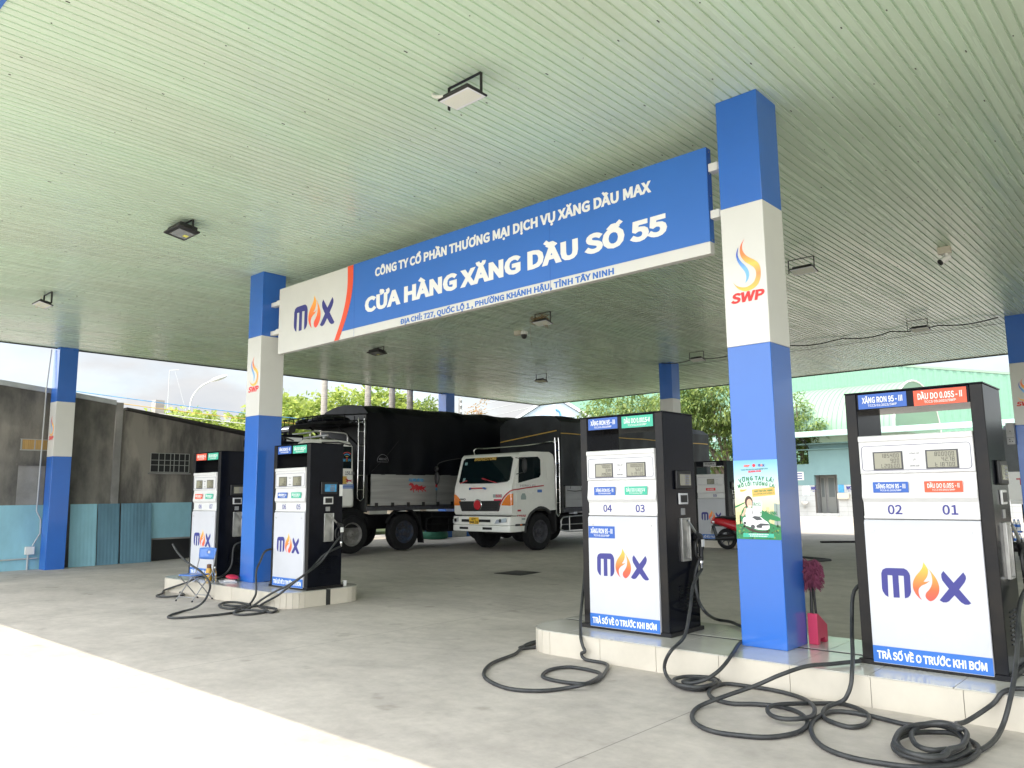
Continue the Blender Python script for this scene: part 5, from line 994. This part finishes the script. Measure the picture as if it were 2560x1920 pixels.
mb = MB(); text(mb, 'QUANG KHẢI', (px(.335), y-.0016, pz(.158)), (1,0,.03), (0,0,1), .015, .13, bold=.09, thick=.0003); mb.build('red_lettering', MAT['red'], P, smooth=0)
mb = MB(); text(mb, 'SWP', (px(.235), y-.0016, pz(.085)), (1,0,0), (0,0,1), .018, .062, bold=.08, thick=.0003, shear=.2); mb.build('orange_lettering', MAT['orange'], P, smooth=0)
logo(P, (px(.575), y-.001, pz(.085)), .062, names=('logo_lettering', 'logo_flame'))
mb = MB(); mb.lathe([(.001, -.0003), (.016, -.0003), (.016, 0)], (px(.475), y-.001, pz(.07)), 'y', 16); mb.build('printed_emblem', MAT['red'], P, smooth=0)
ps([(.40, .375), (.91, .345), (.92, .445), (.41, .47)], 'pgold', 'printed_banner', .001)
mb = MB(); text(mb, 'ĐÀO TẠO CÁC HẠNG', (px(.455), y-.0018, pz(.41)), (1,0,.06), (0,0,1), .015, .18, bold=.07, thick=.0003); text(mb, 'A1, A, B SỐ SÀN, B SỐ TỰ ĐỘNG, C1', (px(.43), y-.0018, pz(.442)), (1,0,.06), (0,0,1), .010, .205, bold=.05, thick=.0003); mb.build('banner_lettering', MAT['pgreen'], P, smooth=0)
mb = MB(); mb.extr([(px(a), y-.0016, pz(b)) for a, b in ((.12, .385), (.2, .375), (.28, .37), (.29, .38), (.2, .40), (.14, .405))], (0, -.0003, 0)); mb.extr([(px(a), y-.0019, pz(b)) for a, b in ((.13, .368), (.23, .378), (.23, .385), (.13, .376))], (0, -.0003, 0)); mb.build('printed_aeroplane', MAT['gold'], P, smooth=0)
# woman, phone, car
ps([(.25, .60), (.22, .53), (.25, .475), (.31, .45), (.38, .47), (.42, .53), (.40, .58), (.33, .60)], 'hairp', 'printed_hair', .0013, 2)
ps([(.27, .55), (.28, .51), (.33, .49), (.385, .51), (.395, .56), (.37, .605), (.33, .62), (.29, .60)], 'skin', 'printed_face', .0017, 2)
ps([(.30, .575), (.345, .585), (.385, .57), (.36, .60), (.32, .60)], 'pwhite', 'printed_smile', .0021, 1)
ps([(.285, .60), (.37, .60), (.41, .64), (.39, .74), (.25, .74), (.22, .68), (.24, .63)], 'pwhite', 'printed_shirt', .0014, 1)
ps([(.21, .61), (.24, .60), (.26, .63), (.22, .69), (.16, .72), (.13, .70), (.19, .66)], 'skin', 'printed_arm', .0018, 1)
ps([(.42, .51), (.60, .52), (.62, .54), (.59, .70), (.57, .71), (.40, .70), (.385, .68), (.41, .52)], 'pwhite', 'printed_phone', .0014)
mb = MB(); text(mb, 'HỌC LÁI Ô TÔ', (px(.415), y-.0018, pz(.555)), (1,0,-.05), (0,0,1), .013, .075, bold=.1, thick=.0003); text(mb, 'KHÔNG LO VỀ GIÁ', (px(.41), y-.0018, pz(.577)), (1,0,-.05), (0,0,1), .011, .078, bold=.1, thick=.0003); mb.build('phone_lettering', MAT['pgreen'], P, smooth=0)
ps([(.17, .83), (.5, .90), (.72, .895), (.7, .915), (.5, .92), (.3, .89)], 'hairp', 'printed_car_shade', .0015)
ps([(.155, .80), (.16, .745), (.20, .725), (.30, .715), (.44, .70), (.56, .71), (.63, .75), (.73, .785), (.76, .82), (.75, .875), (.62, .885), (.45, .875), (.37, .855), (.2, .825)], 'pwhite', 'printed_car', .0018, 1)
ps([(.37, .725), (.44, .708), (.55, .716), (.61, .755), (.48, .765)], 'pgrey', 'printed_car_window', .0022)
ps([(.46, .83), (.56, .80), (.74, .805), (.755, .825), (.60, .83), (.58, .86), (.47, .855)], 'pgrey', 'printed_car_grille', .0022)
mb = MB()
for a, b, r in ((.205, .80, .014), (.385, .845, .021)): mb.lathe([(.001, -.0003), (r, -.0003), (r, 0)], (px(a), y-.0022, pz(b)), 'y', 16)
mb.build('printed_car_wheel', MAT['pgrey'], P, smooth=0)
ps([(.16, .925), (.84, .925), (.85, .975), (.15, .975)], 'green', 'printed_strip', .0013)
mb = MB()
for v, u0, u1 in ((.943, .28, .72), (.965, .31, .69)):
    u = u0
    while u < u1:
        l = rn.uniform(.01, .03); mb.extr([(px(u), y-.0018, pz(v)), (px(u+l), y-.0018, pz(v)), (px(u+l), y-.0018, pz(v-.011)), (px(u), y-.0018, pz(v-.011))], (0, -.0002, 0)); u += l+.01
mb.build('white_lettering', MAT['pwhite'], P, smooth=0)

# ------------------------------------------------------------------ neighbouring cement building on the left
NB = thing('cement_building', 'dark stained cement building with a blue painted dado and two small windows on the left', 'building', (-19.75, 0, -.12))
zt = .12
def wallprof(yz, x0, x1, mb): return mb.extr([(x1, y, z) for y, z in yz], (x0-x1, 0, 0))
topline = [(-14, 6.1), (-1.17, 4.54), (.63, 4.36), (1.68, 4.24)]
wallprof([(-14, -.2), (1.68, -.2)] + [(y, z+zt) for y, z in reversed(topline)], -.25, 0, MB()).build('tall_wall', MAT['cement'], NB)
wallprof([(1.68, -.2), (9.0, -.2), (9.0, 3.15+zt), (5.58, 3.57+zt), (1.90, 4.12+zt), (1.68, 4.12+zt)], -.25, -.006, MB()).build('low_wall', MAT['cement3'], NB)
wallprof([(1.68, 1.52+zt), (1.88, 1.52+zt), (1.88, 4.32+zt), (1.68, 4.32+zt)], -.2, .05, MB()).build('pilaster', MAT['cement2'], NB, bevel=.01)
mb = MB(); mb.extr([(.06, y, z+zt) for y, z in topline] + [(.06, y, z+zt+.13) for y, z in reversed(topline)], (-.4, 0, 0)); mb.build('roof_flashing', MAT['galv'], NB)
mb = MB(); rl = [(1.95, 4.14), (3.3, 3.97), (5.58, 3.66), (9.2, 3.2)]
vs = []
mb.extr([(.12, y, z+zt-.02) for y, z in rl] + [(.12, y, z+zt+.05) for y, z in reversed(rl)], (-3.2, 0, 0)); mb.build('lean_to_roof', MAT['rust'], NB)
MB().box((-6, -14, -.2), (-.26, 1.68, 4.2)).box((-5, 1.69, -.2), (-.26, 9.0, 3.2)).build('building_core', MAT['cement2'], NB)
mb = MB(); mb.box((.001, -14, -.15), (.006, .62, 1.515+zt)); mb.build('blue_dado', MAT['dado'], NB)
mb = MB(); mb.box((.001, 2.80, .5+zt), (.006, 9.0, 1.525+zt)); mb.build('blue_dado', MAT['dado'], NB)
MB().box((.0, 2.9, -.1), (.004, 5.0, .49+zt)).build('dark_opening', MAT['dark'], NB)
MB().box((.007, 2.8, .485+zt), (.03, 5, .53+zt)).build('opening_lintel', MAT['cement2'], NB)
# small window with tan curtains
wz = 2.934+zt
w1 = MB().box((.001, -.56, wz), (.012, .02, wz+.25)).build('curtained_window', MAT['curtain'], NB)
mb = MB(); mb.box((.012, -.60, wz-.03), (.03, .04, wz)); mb.box((.012, -.60, wz+.25), (.03, .04, wz+.27)); mb.box((.012, -.28, wz), (.025, -.255, wz+.25)); mb.box((.012, -.59, wz), (.028, -.56, wz+.25)); mb.build('window_frame', MAT['frame'], w1)
MB().box((.001, -.66, wz-.42), (.05, .02, wz-.37)).build('old_lintel', MAT['cement'], NB); MB().box((.001, -.60, 1.64), (.01, .02, wz-.42)).build('patched_doorway', MAT['cement2'], NB)
z0, z1 = 2.40+zt, 2.94+zt
w2 = MB().box((-.0, 2.72, z0), (.006, 3.85, z1)).build('grilled_window', MAT['dark'], NB)
mb = MB()
for yy in (2.72, 2.95, 3.12, 3.29, 3.40, 3.55, 3.72, 3.85): mb.box((.012, yy-.008, z0), (.026, yy+.008, z1))
for zz in (z0, z0+.20, z0+.34, z1): mb.box((.013, 2.72, zz-.008), (.025, 3.85, zz+.008))
mb.build('window_grille', MAT['frame'], w2); MB().box((.001, 2.66, z0-.06), (.06, 3.9, z0-.02)).build('window_sill', MAT['cement2'], w2)
for k, (ya, yb, xo, lb) in enumerate(((.66, 1.33, .05, 'blue sheet panel leaning on the cement wall, nearest the left column'), (1.36, 1.92, .03, 'narrow soot-marked blue sheet panel leaning on the cement wall'), (1.95, 2.79, .06, 'wide blue sheet panel leaning on the cement wall, third from the column'))):
    mb = MB(); nn = int((yb-ya)/.045); vs = []
    for i in range(nn+1):
        yy = ya+(yb-ya)*i/nn; c = .004*(i % 2); vs += [(xo+.13+c, yy, -.11), (xo+c, yy, 1.52)]
    mb.add(vs, [(2*i, 2*i+2, 2*i+3, 2*i+1) for i in range(nn)]); o = mb.build('sheet_panel', MAT['bluesheet'] if k != 0 else MAT['dado'], None, (-19.73, 0, 0), smooth=0); m = o.modifiers.new('thick', 'SOLIDIFY'); m.thickness = .006
    tag(o, lb, 'panel', 'blue sheet panels against the wall')
cd_ = thing('conduit', 'grey conduit pipe running down the left column to a white junction box', 'pipe', (-19.66, -.06, 0))
MB().tube([(0, .0, 5.58), (-.01, -.05, 4.6), (.0, -.07, 2.2), (.0, -.08, 1.36), (.0, .03, 1.15), (.0, .04, .80), (.0, -.12, .48)], .018, 8).build('pipe', MAT['pvc'], cd_)
MB().box((-.05, -.28, .27), (.02, -.06, .47)).build('junction_box', MAT['pvcw'], cd_, bevel=.01); MB().tube([(-.015, -.2, .28), (-.015, -.2, -.12)], .025, 8).tube([(-.03, -14, .10), (-.03, .02, .17)], .02, 8).build('lower_pipe', MAT['pvc'], cd_)
# painted kerb and green tyre behind the trucks
kb = thing('painted_kerb', 'low blue and white painted kerb wall behind the trucks', 'kerb', (-18.9, 14.2, .08))
for i in range(4): MB().box((-.35, -1.5+.75*i, 0), (.35, -.75+.75*i-.003, .30)).build('kerb_block', MAT['kerbb' if i % 2 == 0 else 'kerbw'], kb, bevel=.01)
o = MB().lathe([(.26, 0), (.44, .02), (.48, .08), (.48, .2), (.44, .26), (.26, .28), (.24, .2), (.24, .06), (.26, 0)], n=24, cap=False).build('painted_tyre', MAT['tyreg'], None, (-18.3, 12.35, .1)); tag(o, 'green painted tyre lying on the ground behind the front truck', 'tyre', 'green painted tyres')
o = MB().lathe([(.26, 0), (.44, .02), (.48, .08), (.48, .2), (.44, .26), (.26, .28), (.24, .2), (.24, .06), (.26, 0)], n=24, cap=False).build('painted_tyre', MAT['tyreg'], None, (-18.33, 12.36, .385)); tag(o, 'green painted tyre stacked on top of the other green tyre', 'tyre', 'green painted tyres')

# ------------------------------------------------------------------ washroom building
WC = thing('washroom_building', 'pale blue washroom building with a tiled base, open doorway and mint gutter', 'building', (-15.55, 40, .15))
MB().box((0, 0, 1.86), (.60-.34, .25, 4.25)).box((.26, 0, 2.45), (1.61, .25, 4.25)).box((1.61, 0, 1.86), (22, .25, 4.25)).box((-6, 0, 1.86), (0, .25, 3.12)).build('wall', MAT['wcblue'], WC)
mb = MB(); tz = [.0, .31, .62, .93, 1.24, 1.55, 1.855]
for a, b in ((-6, .26), (1.61, 22)):
    k = int((b-a)/.5)
    for i in range(k):
        for j in range(6): mb.box((a+(b-a)*i/k+.004, -.02, tz[j]+.004), (a+(b-a)*(i+1)/k-.004, 0, tz[j+1]-.004))
for i in range(3): mb.box((.26+.45*i+.004, -.02, 0), (.26+.45*(i+1)-.004, 0, .22))
mb.build('wall_tile', MAT['wtile'], WC, smooth=0)
MB().box((-6, .001, 0), (.26, .25, 1.86)).box((1.61, .001, 0), (22, .25, 1.86)).box((.26, .001, 0), (1.61, .3, .2)).build('base_wall', MAT['grout'], WC)
dw = MB().box((.26, .9, .2), (1.61, .92, 2.45)).box((.255, .25, .2), (.26, .92, 2.45)).box((1.61, .25, .2), (1.615, .92, 2.45)).box((.26, .25, 2.45), (1.61, .92, 2.46)).build('doorway', MAT['greymetal'], WC)
for a, b in ((.28, .58), (.70, 1.18)):
    d = MB().box((a, .85, .22), (b, .89, 2.40)).build('door_leaf', MAT['frame'], WC); MB().box((a+.07, .845, 1.15), (b-.07, .849, 2.28)).build('door_glass', MAT['door'], d)
MB().box((-1.2, -.45, 4.26), (22, .3, 4.33)).box((-1.2, -.2, 3.95), (22, .0, 4.0)).build('ceiling_beam', MAT['wcblue'], WC)
MB().box((-6.5, -1.72, 4.62), (22, -1.45, 4.94)).build('gutter', MAT['gutter'], WC, bevel=.03); MB().box((-6.5, -1.45, 4.82), (22, 1.2, 4.95)).build('eave_soffit', MAT['wcblue'], WC)
mb = MB()
for x in (-.5, .05): mb.tube([(x, .1, 4.0), (x, -1.4, 4.75)], .03, 6); mb.tube([(x, .1, 4.3), (x, -1.4, 4.78)], .03, 6)
mb.build('eave_bracket', MAT['blackm'], WC)
MB().extr([(-6.5, 1.0+5*(1-math.cos(R(a))), 4.95+3.3*math.sin(R(a))) for a in range(0, 181, 10)], (11.15, 0, 0)).build('vault_roof', MAT['mint'], WC, smooth=40)
mb = MB(); mb.tube([(4.66, 1.0+5*(1-math.cos(R(a))), 4.95+3.3*math.sin(R(a))) for a in range(0, 181, 10)], .06, 6); mb.build('vault_edge', MAT['pvcw'], WC)
mb = MB()
for i in range(37): mb.tube([(-6.4+.3*i, 1.0+5.005*(1-math.cos(R(a)))-.02, 4.95+3.31*math.sin(R(a))) for a in range(0, 121, 10)], .012, 4, cap=False)
mb.build('roof_rib', MAT['mint2'], WC)
# fittings on the wall
wx = lambda x: x+15.55
o = thing('wash_basin', 'white wash basin on the tiled wall left of the washroom door', 'basin', (-15.85, 40, .95)); mb = MB(); mb.lathe([(.08, -.08), (.2, .02), (.24, .1), (.22, .1), (.17, .03), (.02, -.02)], (0, -.24, 0)); mb.build('bowl', MAT['ceram'], o); MB().tube([(0, -.24, -.08), (0, -.24, -.22), (-.08, -.2, -.28), (0, -.05, -.25)], .03, 8).build('trap', MAT['steel'], o); MB().tube([(0, -.1, .1), (0, -.1, .2), (0, -.2, .2)], .015, 6).build('tap', MAT['chrome'], o)
o = MB().box((-.22, -.035, 0), (.22, -.022, .55)).build('wall_mirror', MAT['mirror'], None, (-15.80, 40, 1.42)); tag(o, 'frameless mirror on the tiled wall above the wash basin', 'mirror')
o = MB().box((-.17, -.03, 0), (.17, -.022, .45)).build('notice', MAT['skyblue'], None, (-13.74, 40, 1.56)); tag(o, 'blue printed notice on the tiled wall right of the washroom door', 'notice')
o = MB().box((-.33, -.22, 0), (.33, -.022, .34)).build('towel_box', MAT['cream'], None, (-13.61, 40, 1.19), bevel=.02); tag(o, 'cream box fixed to the tiled wall under the blue notice', 'box')
for x, s_, lb in ((-15.36, 'WC', 'dark WC lettering with an arrow left of the washroom door'), (-13.30, 'WC', 'dark WC lettering with an arrow right of the blue notice')):
    mb = MB(); text(mb, s_, (-.16, -.0225, .12), (1,0,0), (0,0,1), .17, .34, bold=.1); mb.extr([(p[0], -.022, p[1]) for p in ((-.08, .02), (.0, .05), (.0, .03), (.1, .03), (.1, .01), (.0, .01), (.0, -.01))], (0, -.002, 0)); o = mb.build('wall_lettering', MAT['navy'], None, (x, 40, 1.62), smooth=0); tag(o, lb, 'lettering', 'WC signs on the washroom wall')
o = thing('wall_sign', 'small white sign with dark bars on the pale blue wall beside the poster column', 'sign', (-16.25, 40, 2.32)); MB().box((-.4, -.02, 0), (.35, -.001, .50)).build('board', MAT['paper'], o); mb = MB()
for i in range(3): mb.box((-.3, -.024, .08+.14*i), (.26, -.0205, .14+.14*i))
mb.build('dark_bars', MAT['navy'], o)
# mint warehouse behind
WH = thing('warehouse', 'large mint green corrugated warehouse with a gable roof behind the washrooms', 'warehouse', (-34, 62, .2))
def gz(x): return 15.14-.2*abs(x)
mb = MB(); xs = [-20+.14*i for i in range(530)]; vs = []
for i, x in enumerate(xs): vs += [(x, .05*(1 if (i//2) % 2 else 0), 0), (x, .05*(1 if (i//2) % 2 else 0), gz(x))]
mb.add(vs, [(2*i, 2*i+2, 2*i+3, 2*i+1) for i in range(len(xs)-1)]); mb.build('gable_wall', MAT['mint2'], WH, smooth=0)
mb = MB()
for s in (-1, 1): mb.extr([(0, -.03, 15.16), (s*55, -.03, gz(55)+.02), (s*55, -.03, gz(55)+.2), (0, -.03, 15.34)], (0, 30, 0))
mb.build('roof', MAT['mint'], WH); 
MB().box((-20, .1, 0), (54, 29, 4.2)).build('warehouse_core', MAT['mint2'], WH)

# ------------------------------------------------------------------ house, poles, wires, low wall
HS = thing('gable_house', 'pale blue and white gabled house beyond the trucks', 'house', (-40.9, 47, .2), R(41))
MB().extr([(-3.2, 0, 0), (3.2, 0, 0), (3.2, 0, 8.0), (0, 0, 10.0), (-3.2, 0, 8.0)], (0, 9, 0)).build('wall', MAT['houseb'], HS)
mb = MB()
for s in (-1, 1): mb.extr([(0, -.5, 10.05), (s*3.8, -.5, 7.68), (s*3.8, -.5, 7.9), (0, -.5, 10.35)], (0, 10, 0))
mb.build('roof', MAT['housew'], HS)
mb = MB(); mb.box((-1.6, -.06, 8.2), (-1.1, -.02, 8.7)); mb.box((1.1, -.06, 8.2), (1.6, -.02, 8.7)); mb.box((-.18, -.12, 6.0), (.18, -.02, 9.4)); mb.build('trim_block', MAT['housew'], HS)
mb = MB(); mb.tube([(.2+.4*math.cos(R(a)), -.08, 8.35+.5*math.sin(R(a))) for a in range(0, 100, 12)], .07, 6); mb.build('blue_arch', MAT['skyblue'], HS)
up = thing('utility_pole', 'concrete utility pole with insulators beyond the trucks', 'utility pole', (-39.9, 34.5, .2))
MB().cyl((0, 0, 0), (0, 0, 8.8), .2, .14).build('shaft', MAT['cement2'], up); mb = MB()
for z in (7.2, 7.7, 8.2, 8.6): mb.cyl((.2, -.1, z), (.2, -.1, z+.16), .07, n=8)
mb.build('insulator', MAT['ceram'], up)
lp = thing('street_lamp', 'slim curved street lamp above the trees on the left', 'street lamp', (-40.4, 13.6, 0))
MB().tube(cat_open([(0, 0, 0), (0, 0, 5.5), (0, 0, 6.7), (.1, .1, 7.4), (.4, .4, 7.95), (.8, .75, 8.25)], 5), .04, 8).build('pole', MAT['pvcw'], lp); MB().ell((0, 0, 0), (.5, .17, .12), xf=Matrix.Translation((1.15, 1.08, 8.42)) @ Matrix.Rotation(R(42), 4, 'Z') @ Matrix.Rotation(R(-18), 4, 'Y')).build('lamp_head', MAT['ceram'], lp)
ms = thing('antenna_mast', 'thin guyed mast faint against the clouds at left', 'mast', (-56, 19.3, 0)); mb = MB(); mb.cyl((0, 0, 0), (0, 0, 11.3), .035, n=6); mb.tube([(0, 0, 11.3), (.5, .5, 11.35)], .03, 5); mb.tube([(.3, .3, 11.2), (1.8, 1.6, 5)], .015, 5); mb.build('pole', MAT['pvc'], ms)
cp = thing('concrete_post', 'short weathered concrete post poking up in front of the leaves', 'post', (-26.9, 5.95, 0)); MB().box((-.17, -.17, 0), (.17, .17, 5.35)).build('shaft', MAT['palmbark'], cp)
wr = thing('overhead_wires', 'bundle of overhead wires crossing in front of the leaves on the left', 'wires', (-24.5, 5, 0))
for a, b, m in (((0, -3, 5.15), (2.5, 12.5, 4.62), 'skyblue'), ((0, -3, 4.95), (2.5, 12.5, 4.40), 'gold'), ((0, -3, 4.78), (2.5, 12.5, 4.20), 'pvcw')): MB().tube([tuple(p+(q-p)*t-(.25*math.sin(math.pi*t) if i == 2 else 0) for i, (p, q) in enumerate(zip(a, b))) for t in [k/12 for k in range(13)]], .013, 5).build('wire', MAT[m], wr)
w2_ = thing('utility_wires', 'thin dark wires strung from the utility pole', 'wires', (-39.9, 34.5, .2)); mb = MB()
for z in (7.3, 7.8, 8.3): mb.tube([(t*30-15, -t*9+4.5, z-.4*math.sin(math.pi*t)) for t in [k/10 for k in range(11)]], .02, 4)
mb.build('wire', MAT['pvc'], w2_)
bw_ = thing('boundary_wall', 'low pale rendered wall along the far left edge of the yard', 'wall', (-33, 24, 0)); MB().extr([(0, -14, 0), (0, 16, 0), (14, 30, 0), (14.2, 29.8, 0), (.25, 15.9, 0), (.25, -14, 0)], (0, 0, 1.8)).build('wall_face', MAT['cement2'], bw_)
mb = MB(); ring = [(-44, 3), (-23.2, 3), (-22.6, 12), (-22.4, 22), (-17.6, 25), (-17.2, 39), (-24, 44), (-44, 44)]
mb.extr([(x, y, .0) for x, y in ring], (0, 0, .22)); mb.build('added_dark_bed', MAT['added_soil'], kind='structure')  # dark bed added so the soffit reflects less bright ground

# ------------------------------------------------------------------ trees
def tree(name, label, loc, trunk_h, blobs, leaf, nleaf, lsize, droop, seed, group, limbs=5, tr=.16, lean=(0, 0), lw=.36):
    rn = random.Random(seed); t = thing(name, label, 'tree', (loc[0], loc[1], gh(loc[0], loc[1])), 0, group)
    mb = MB(); top = Vector((lean[0], lean[1], trunk_h))
    mb.tube([(0, 0, -.1), (lean[0]*.3, lean[1]*.3, trunk_h*.4), tuple(top)], [tr*1.25, tr, tr*.8], 9)
    for i in range(limbs):
        c, r = blobs[i % len(blobs)]; tgt = Vector(c)+Vector((rn.uniform(-.5,.5)*r[0], rn.uniform(-.5,.5)*r[1], rn.uniform(-.2,.5)*r[2])); mid = top.lerp(tgt, .5)+Vector((rn.uniform(-.2,.2), rn.uniform(-.2,.2), rn.uniform(-.1,.3)))
        st_ = top.lerp(Vector((0,0,trunk_h*.5)), rn.uniform(0, .5)); mb.tube(cat_open([tuple(st_), tuple(mid), tuple(tgt)], 4), [tr*.55*(1-k/9.5)+.012 for k in range(9)], 6)
        for _ in range(2): q = mid.lerp(tgt, rn.uniform(.2,.9)); e = q+Vector((rn.uniform(-1,1)*r[0]*.5, rn.uniform(-1,1)*r[1]*.5, rn.uniform(.0,.6)*r[2])); mb.tube([tuple(q), tuple(e)], [.035, .01], 5)
    mb.build('trunk', MAT['bark'], t)
    mb = MB(); V, F = mb.v, mb.f
    vol = [r[0]*r[1]*r[2] for c, r in blobs]; tot = sum(vol); ncl = max(1, nleaf//16)
    for (c, r), vv in zip(blobs, vol):
        for _ in range(int(ncl*vv/tot)+1):
            while True:
                p = Vector((rn.uniform(-1,1), rn.uniform(-1,1), rn.uniform(-1,1)))
                if .22 < p.length < 1 and (p.length > .55 or rn.random() < .35): break
            p = p*(1+.14*math.sin(5*p.x+seed)*math.sin(6*p.y)*math.sin(4*p.z+1)); cen = Vector(c)+Vector((p.x*r[0], p.y*r[1], p.z*r[2])); out = Vector((p.x, p.y, p.z*.6+.25)).normalized()
            for _ in range(16):
                d = (out+Vector((rn.gauss(0,.7), rn.gauss(0,.7), rn.gauss(0,.5)-droop))).normalized(); b = cen+Vector((rn.gauss(0,.16), rn.gauss(0,.16), rn.gauss(0,.13)))
                s_ = lsize*rn.uniform(.6, 1.25); side = d.cross(Vector((rn.gauss(0,.4), rn.gauss(0,.4), 1))); side = side.normalized() if side.length > .01 else Vector((1,0,0)); w_ = s_*lw*.5
                n = len(V); m1 = b+d*s_*.5+Vector((0,0,.04*s_)); tip = b+d*s_+Vector((0,0,-.18*s_*(1+droop)))
                V.extend([tuple(b), tuple(m1+side*w_), tuple(tip), tuple(m1-side*w_)]); F.append((n, n+1, n+2, n+3))
    mb.m = [0]*len(F); mb.build('crown', MAT[leaf], t, smooth=0)
    return t
GT = 'leafy trees beyond the station'
tree('almond_tree', 'bright broad leaved tree above the low cement wall, left of the sign column', (-30.5, 8.6), 2.6, [((0, 0, 4.0), (2.2, 2.0, 1.35)), ((1.1, 1.5, 3.6), (1.7, 1.6, 1.1)), ((-1.0, -1.0, 3.7), (1.5, 1.5, 1.1)), ((2.4, 3.0, 3.2), (1.4, 1.5, 1.0))], 'leaf', 9000, .30, .15, 1, GT, lw=.6)
tree('almond_tree', 'broad leaved tree right of the sign column, above the left truck rack', (-28.2, 12.6), 2.6, [((0, 0, 4.4), (2.2, 2.2, 1.7)), ((-1.6, -1.4, 3.8), (1.6, 1.6, 1.3))], 'leaf', 9000, .30, .15, 2, GT, lw=.6)
tree('almond_tree', 'tall broad leaved tree behind the palm trunks, over the black tarpaulin', (-28.5, 17.0), 3.2, [((0, 0, 5.2), (2.7, 2.8, 1.7)), ((.2, 2.4, 4.9), (2, 2, 1.4)), ((-1.2, -2.0, 4.6), (2, 2, 1.5))], 'leaf', 11000, .30, .2, 3, GT, lw=.6)
tree('almond_tree', 'smaller round tree left of the far blue column top', (-27.4, 19.8), 2.8, [((0, 0, 4.9), (1.7, 1.8, 1.45))], 'mango', 4500, .26, .3, 4, GT)
tree('russet_tree', 'slender tree with russet leaves between the far column and the pale house', (-26.6, 22.6), 3.4, [((0, 0, 4.9), (.9, .9, .9)), ((.25, .3, 5.9), (.35, .35, .75)), ((-.7, -.5, 4.5), (.7, .7, .6))], 'redleaf', 1500, .22, .1, 5, None, limbs=7, tr=.09)
tree('mango_tree', 'dense dark green mango tree right of the pale house', (-21.0, 28.4), 2.6, [((0, 0, 5.3), (2.6, 2.4, 1.9)), ((2.4, 1.0, 5.0), (2.2, 2.2, 1.9)), ((-1.4, -.6, 4.4), (1.5, 1.5, 1.2))], 'mango', 14000, .30, .55, 6, GT, limbs=8, lw=.26)
tree('mango_tree', 'mango tree with bare pale limbs rising behind the grey tail of the front truck', (-14.6, 27.0), 1.5, [((.2, .4, 5.9), (2.0, 2.0, 1.5)), ((-1.7, -.4, 5.2), (1.6, 1.6, 1.5)), ((.9, .8, 4.2), (1.2, 1.3, 1.1)), ((-.9, .3, 3.4), (1.3, 1.3, 1.1))], 'mango', 11000, .32, .55, 7, GT, limbs=9, tr=.2, lean=(.5, .4), lw=.26)
tree('mango_tree', 'thin leafy sapling beside the washroom wall, right of the poster column', (-16.4, 41.3), 2.2, [((.2, .0, 3.6), (1.2, 1.0, 1.2)), ((.5, -.3, 5.4), (1.2, .8, .7)), ((-.2, -.2, 6.6), (.7, .6, .9))], 'mango', 3600, .32, .4, 8, GT, lw=.28)
for k, (x, y, lb) in enumerate(((-22.2, 10.2, 'ringed pale palm trunk, leftmost of four over the left truck'), (-20.97, 11.32, 'ringed pale palm trunk, second from the left over the left truck'), (-20.3, 11.95, 'ringed pale palm trunk, third from the left over the left truck'), (-19.9, 12.5, 'ringed pale palm trunk, rightmost of four near the far blue column'))):
    t = thing('palm_tree', lb, 'palm tree', (x, y, .05), 0, 'palm trees beside the canopy'); prof = []; h = 8.2+.3*k; n = 44
    for i in range(n+1): z = h*i/n; prof += [(.145-.03*i/n, z), (.135-.03*i/n, z+.05)]
    MB().lathe(prof, n=12).build('trunk', MAT['palmbark'], t, smooth=60); mb = MB(); rn = random.Random(40+k)
    for f in range(13):
        a = 2*math.pi*f/13+rn.uniform(-.2,.2); el = rn.uniform(.1, 1.0); L_ = rn.uniform(1.7, 2.2); P_ = []
        for i in range(9): u = i/8; P_.append(Vector((math.cos(a)*L_*u*math.cos(el*.6), math.sin(a)*L_*u*math.cos(el*.6), h+.1+L_*(math.sin(el)*u-.9*u*u))))
        mb.tube(P_, [.02*(1-i/9)+.004 for i in range(9)], 4)
        for i in range(1, 9):
            for q in range(3):
                p = P_[i-1].lerp(P_[i], q/3); d = (P_[i]-P_[i-1]).normalized(); s0 = d.cross(Vector((0,0,1))).normalized()
                for s in (-1, 1): e = p+(s0*s*.45+d*.3+Vector((0,0,-.22)))*(1-.5*i/9); n_ = d*.022; n0 = len(mb.v); mb.v += [tuple(p-n_), tuple(p+n_), tuple(e)]; mb.f.append((n0, n0+1, n0+2)); mb.m.append(0)
    mb.build('fronds', MAT['palmleaf'], t, smooth=0)
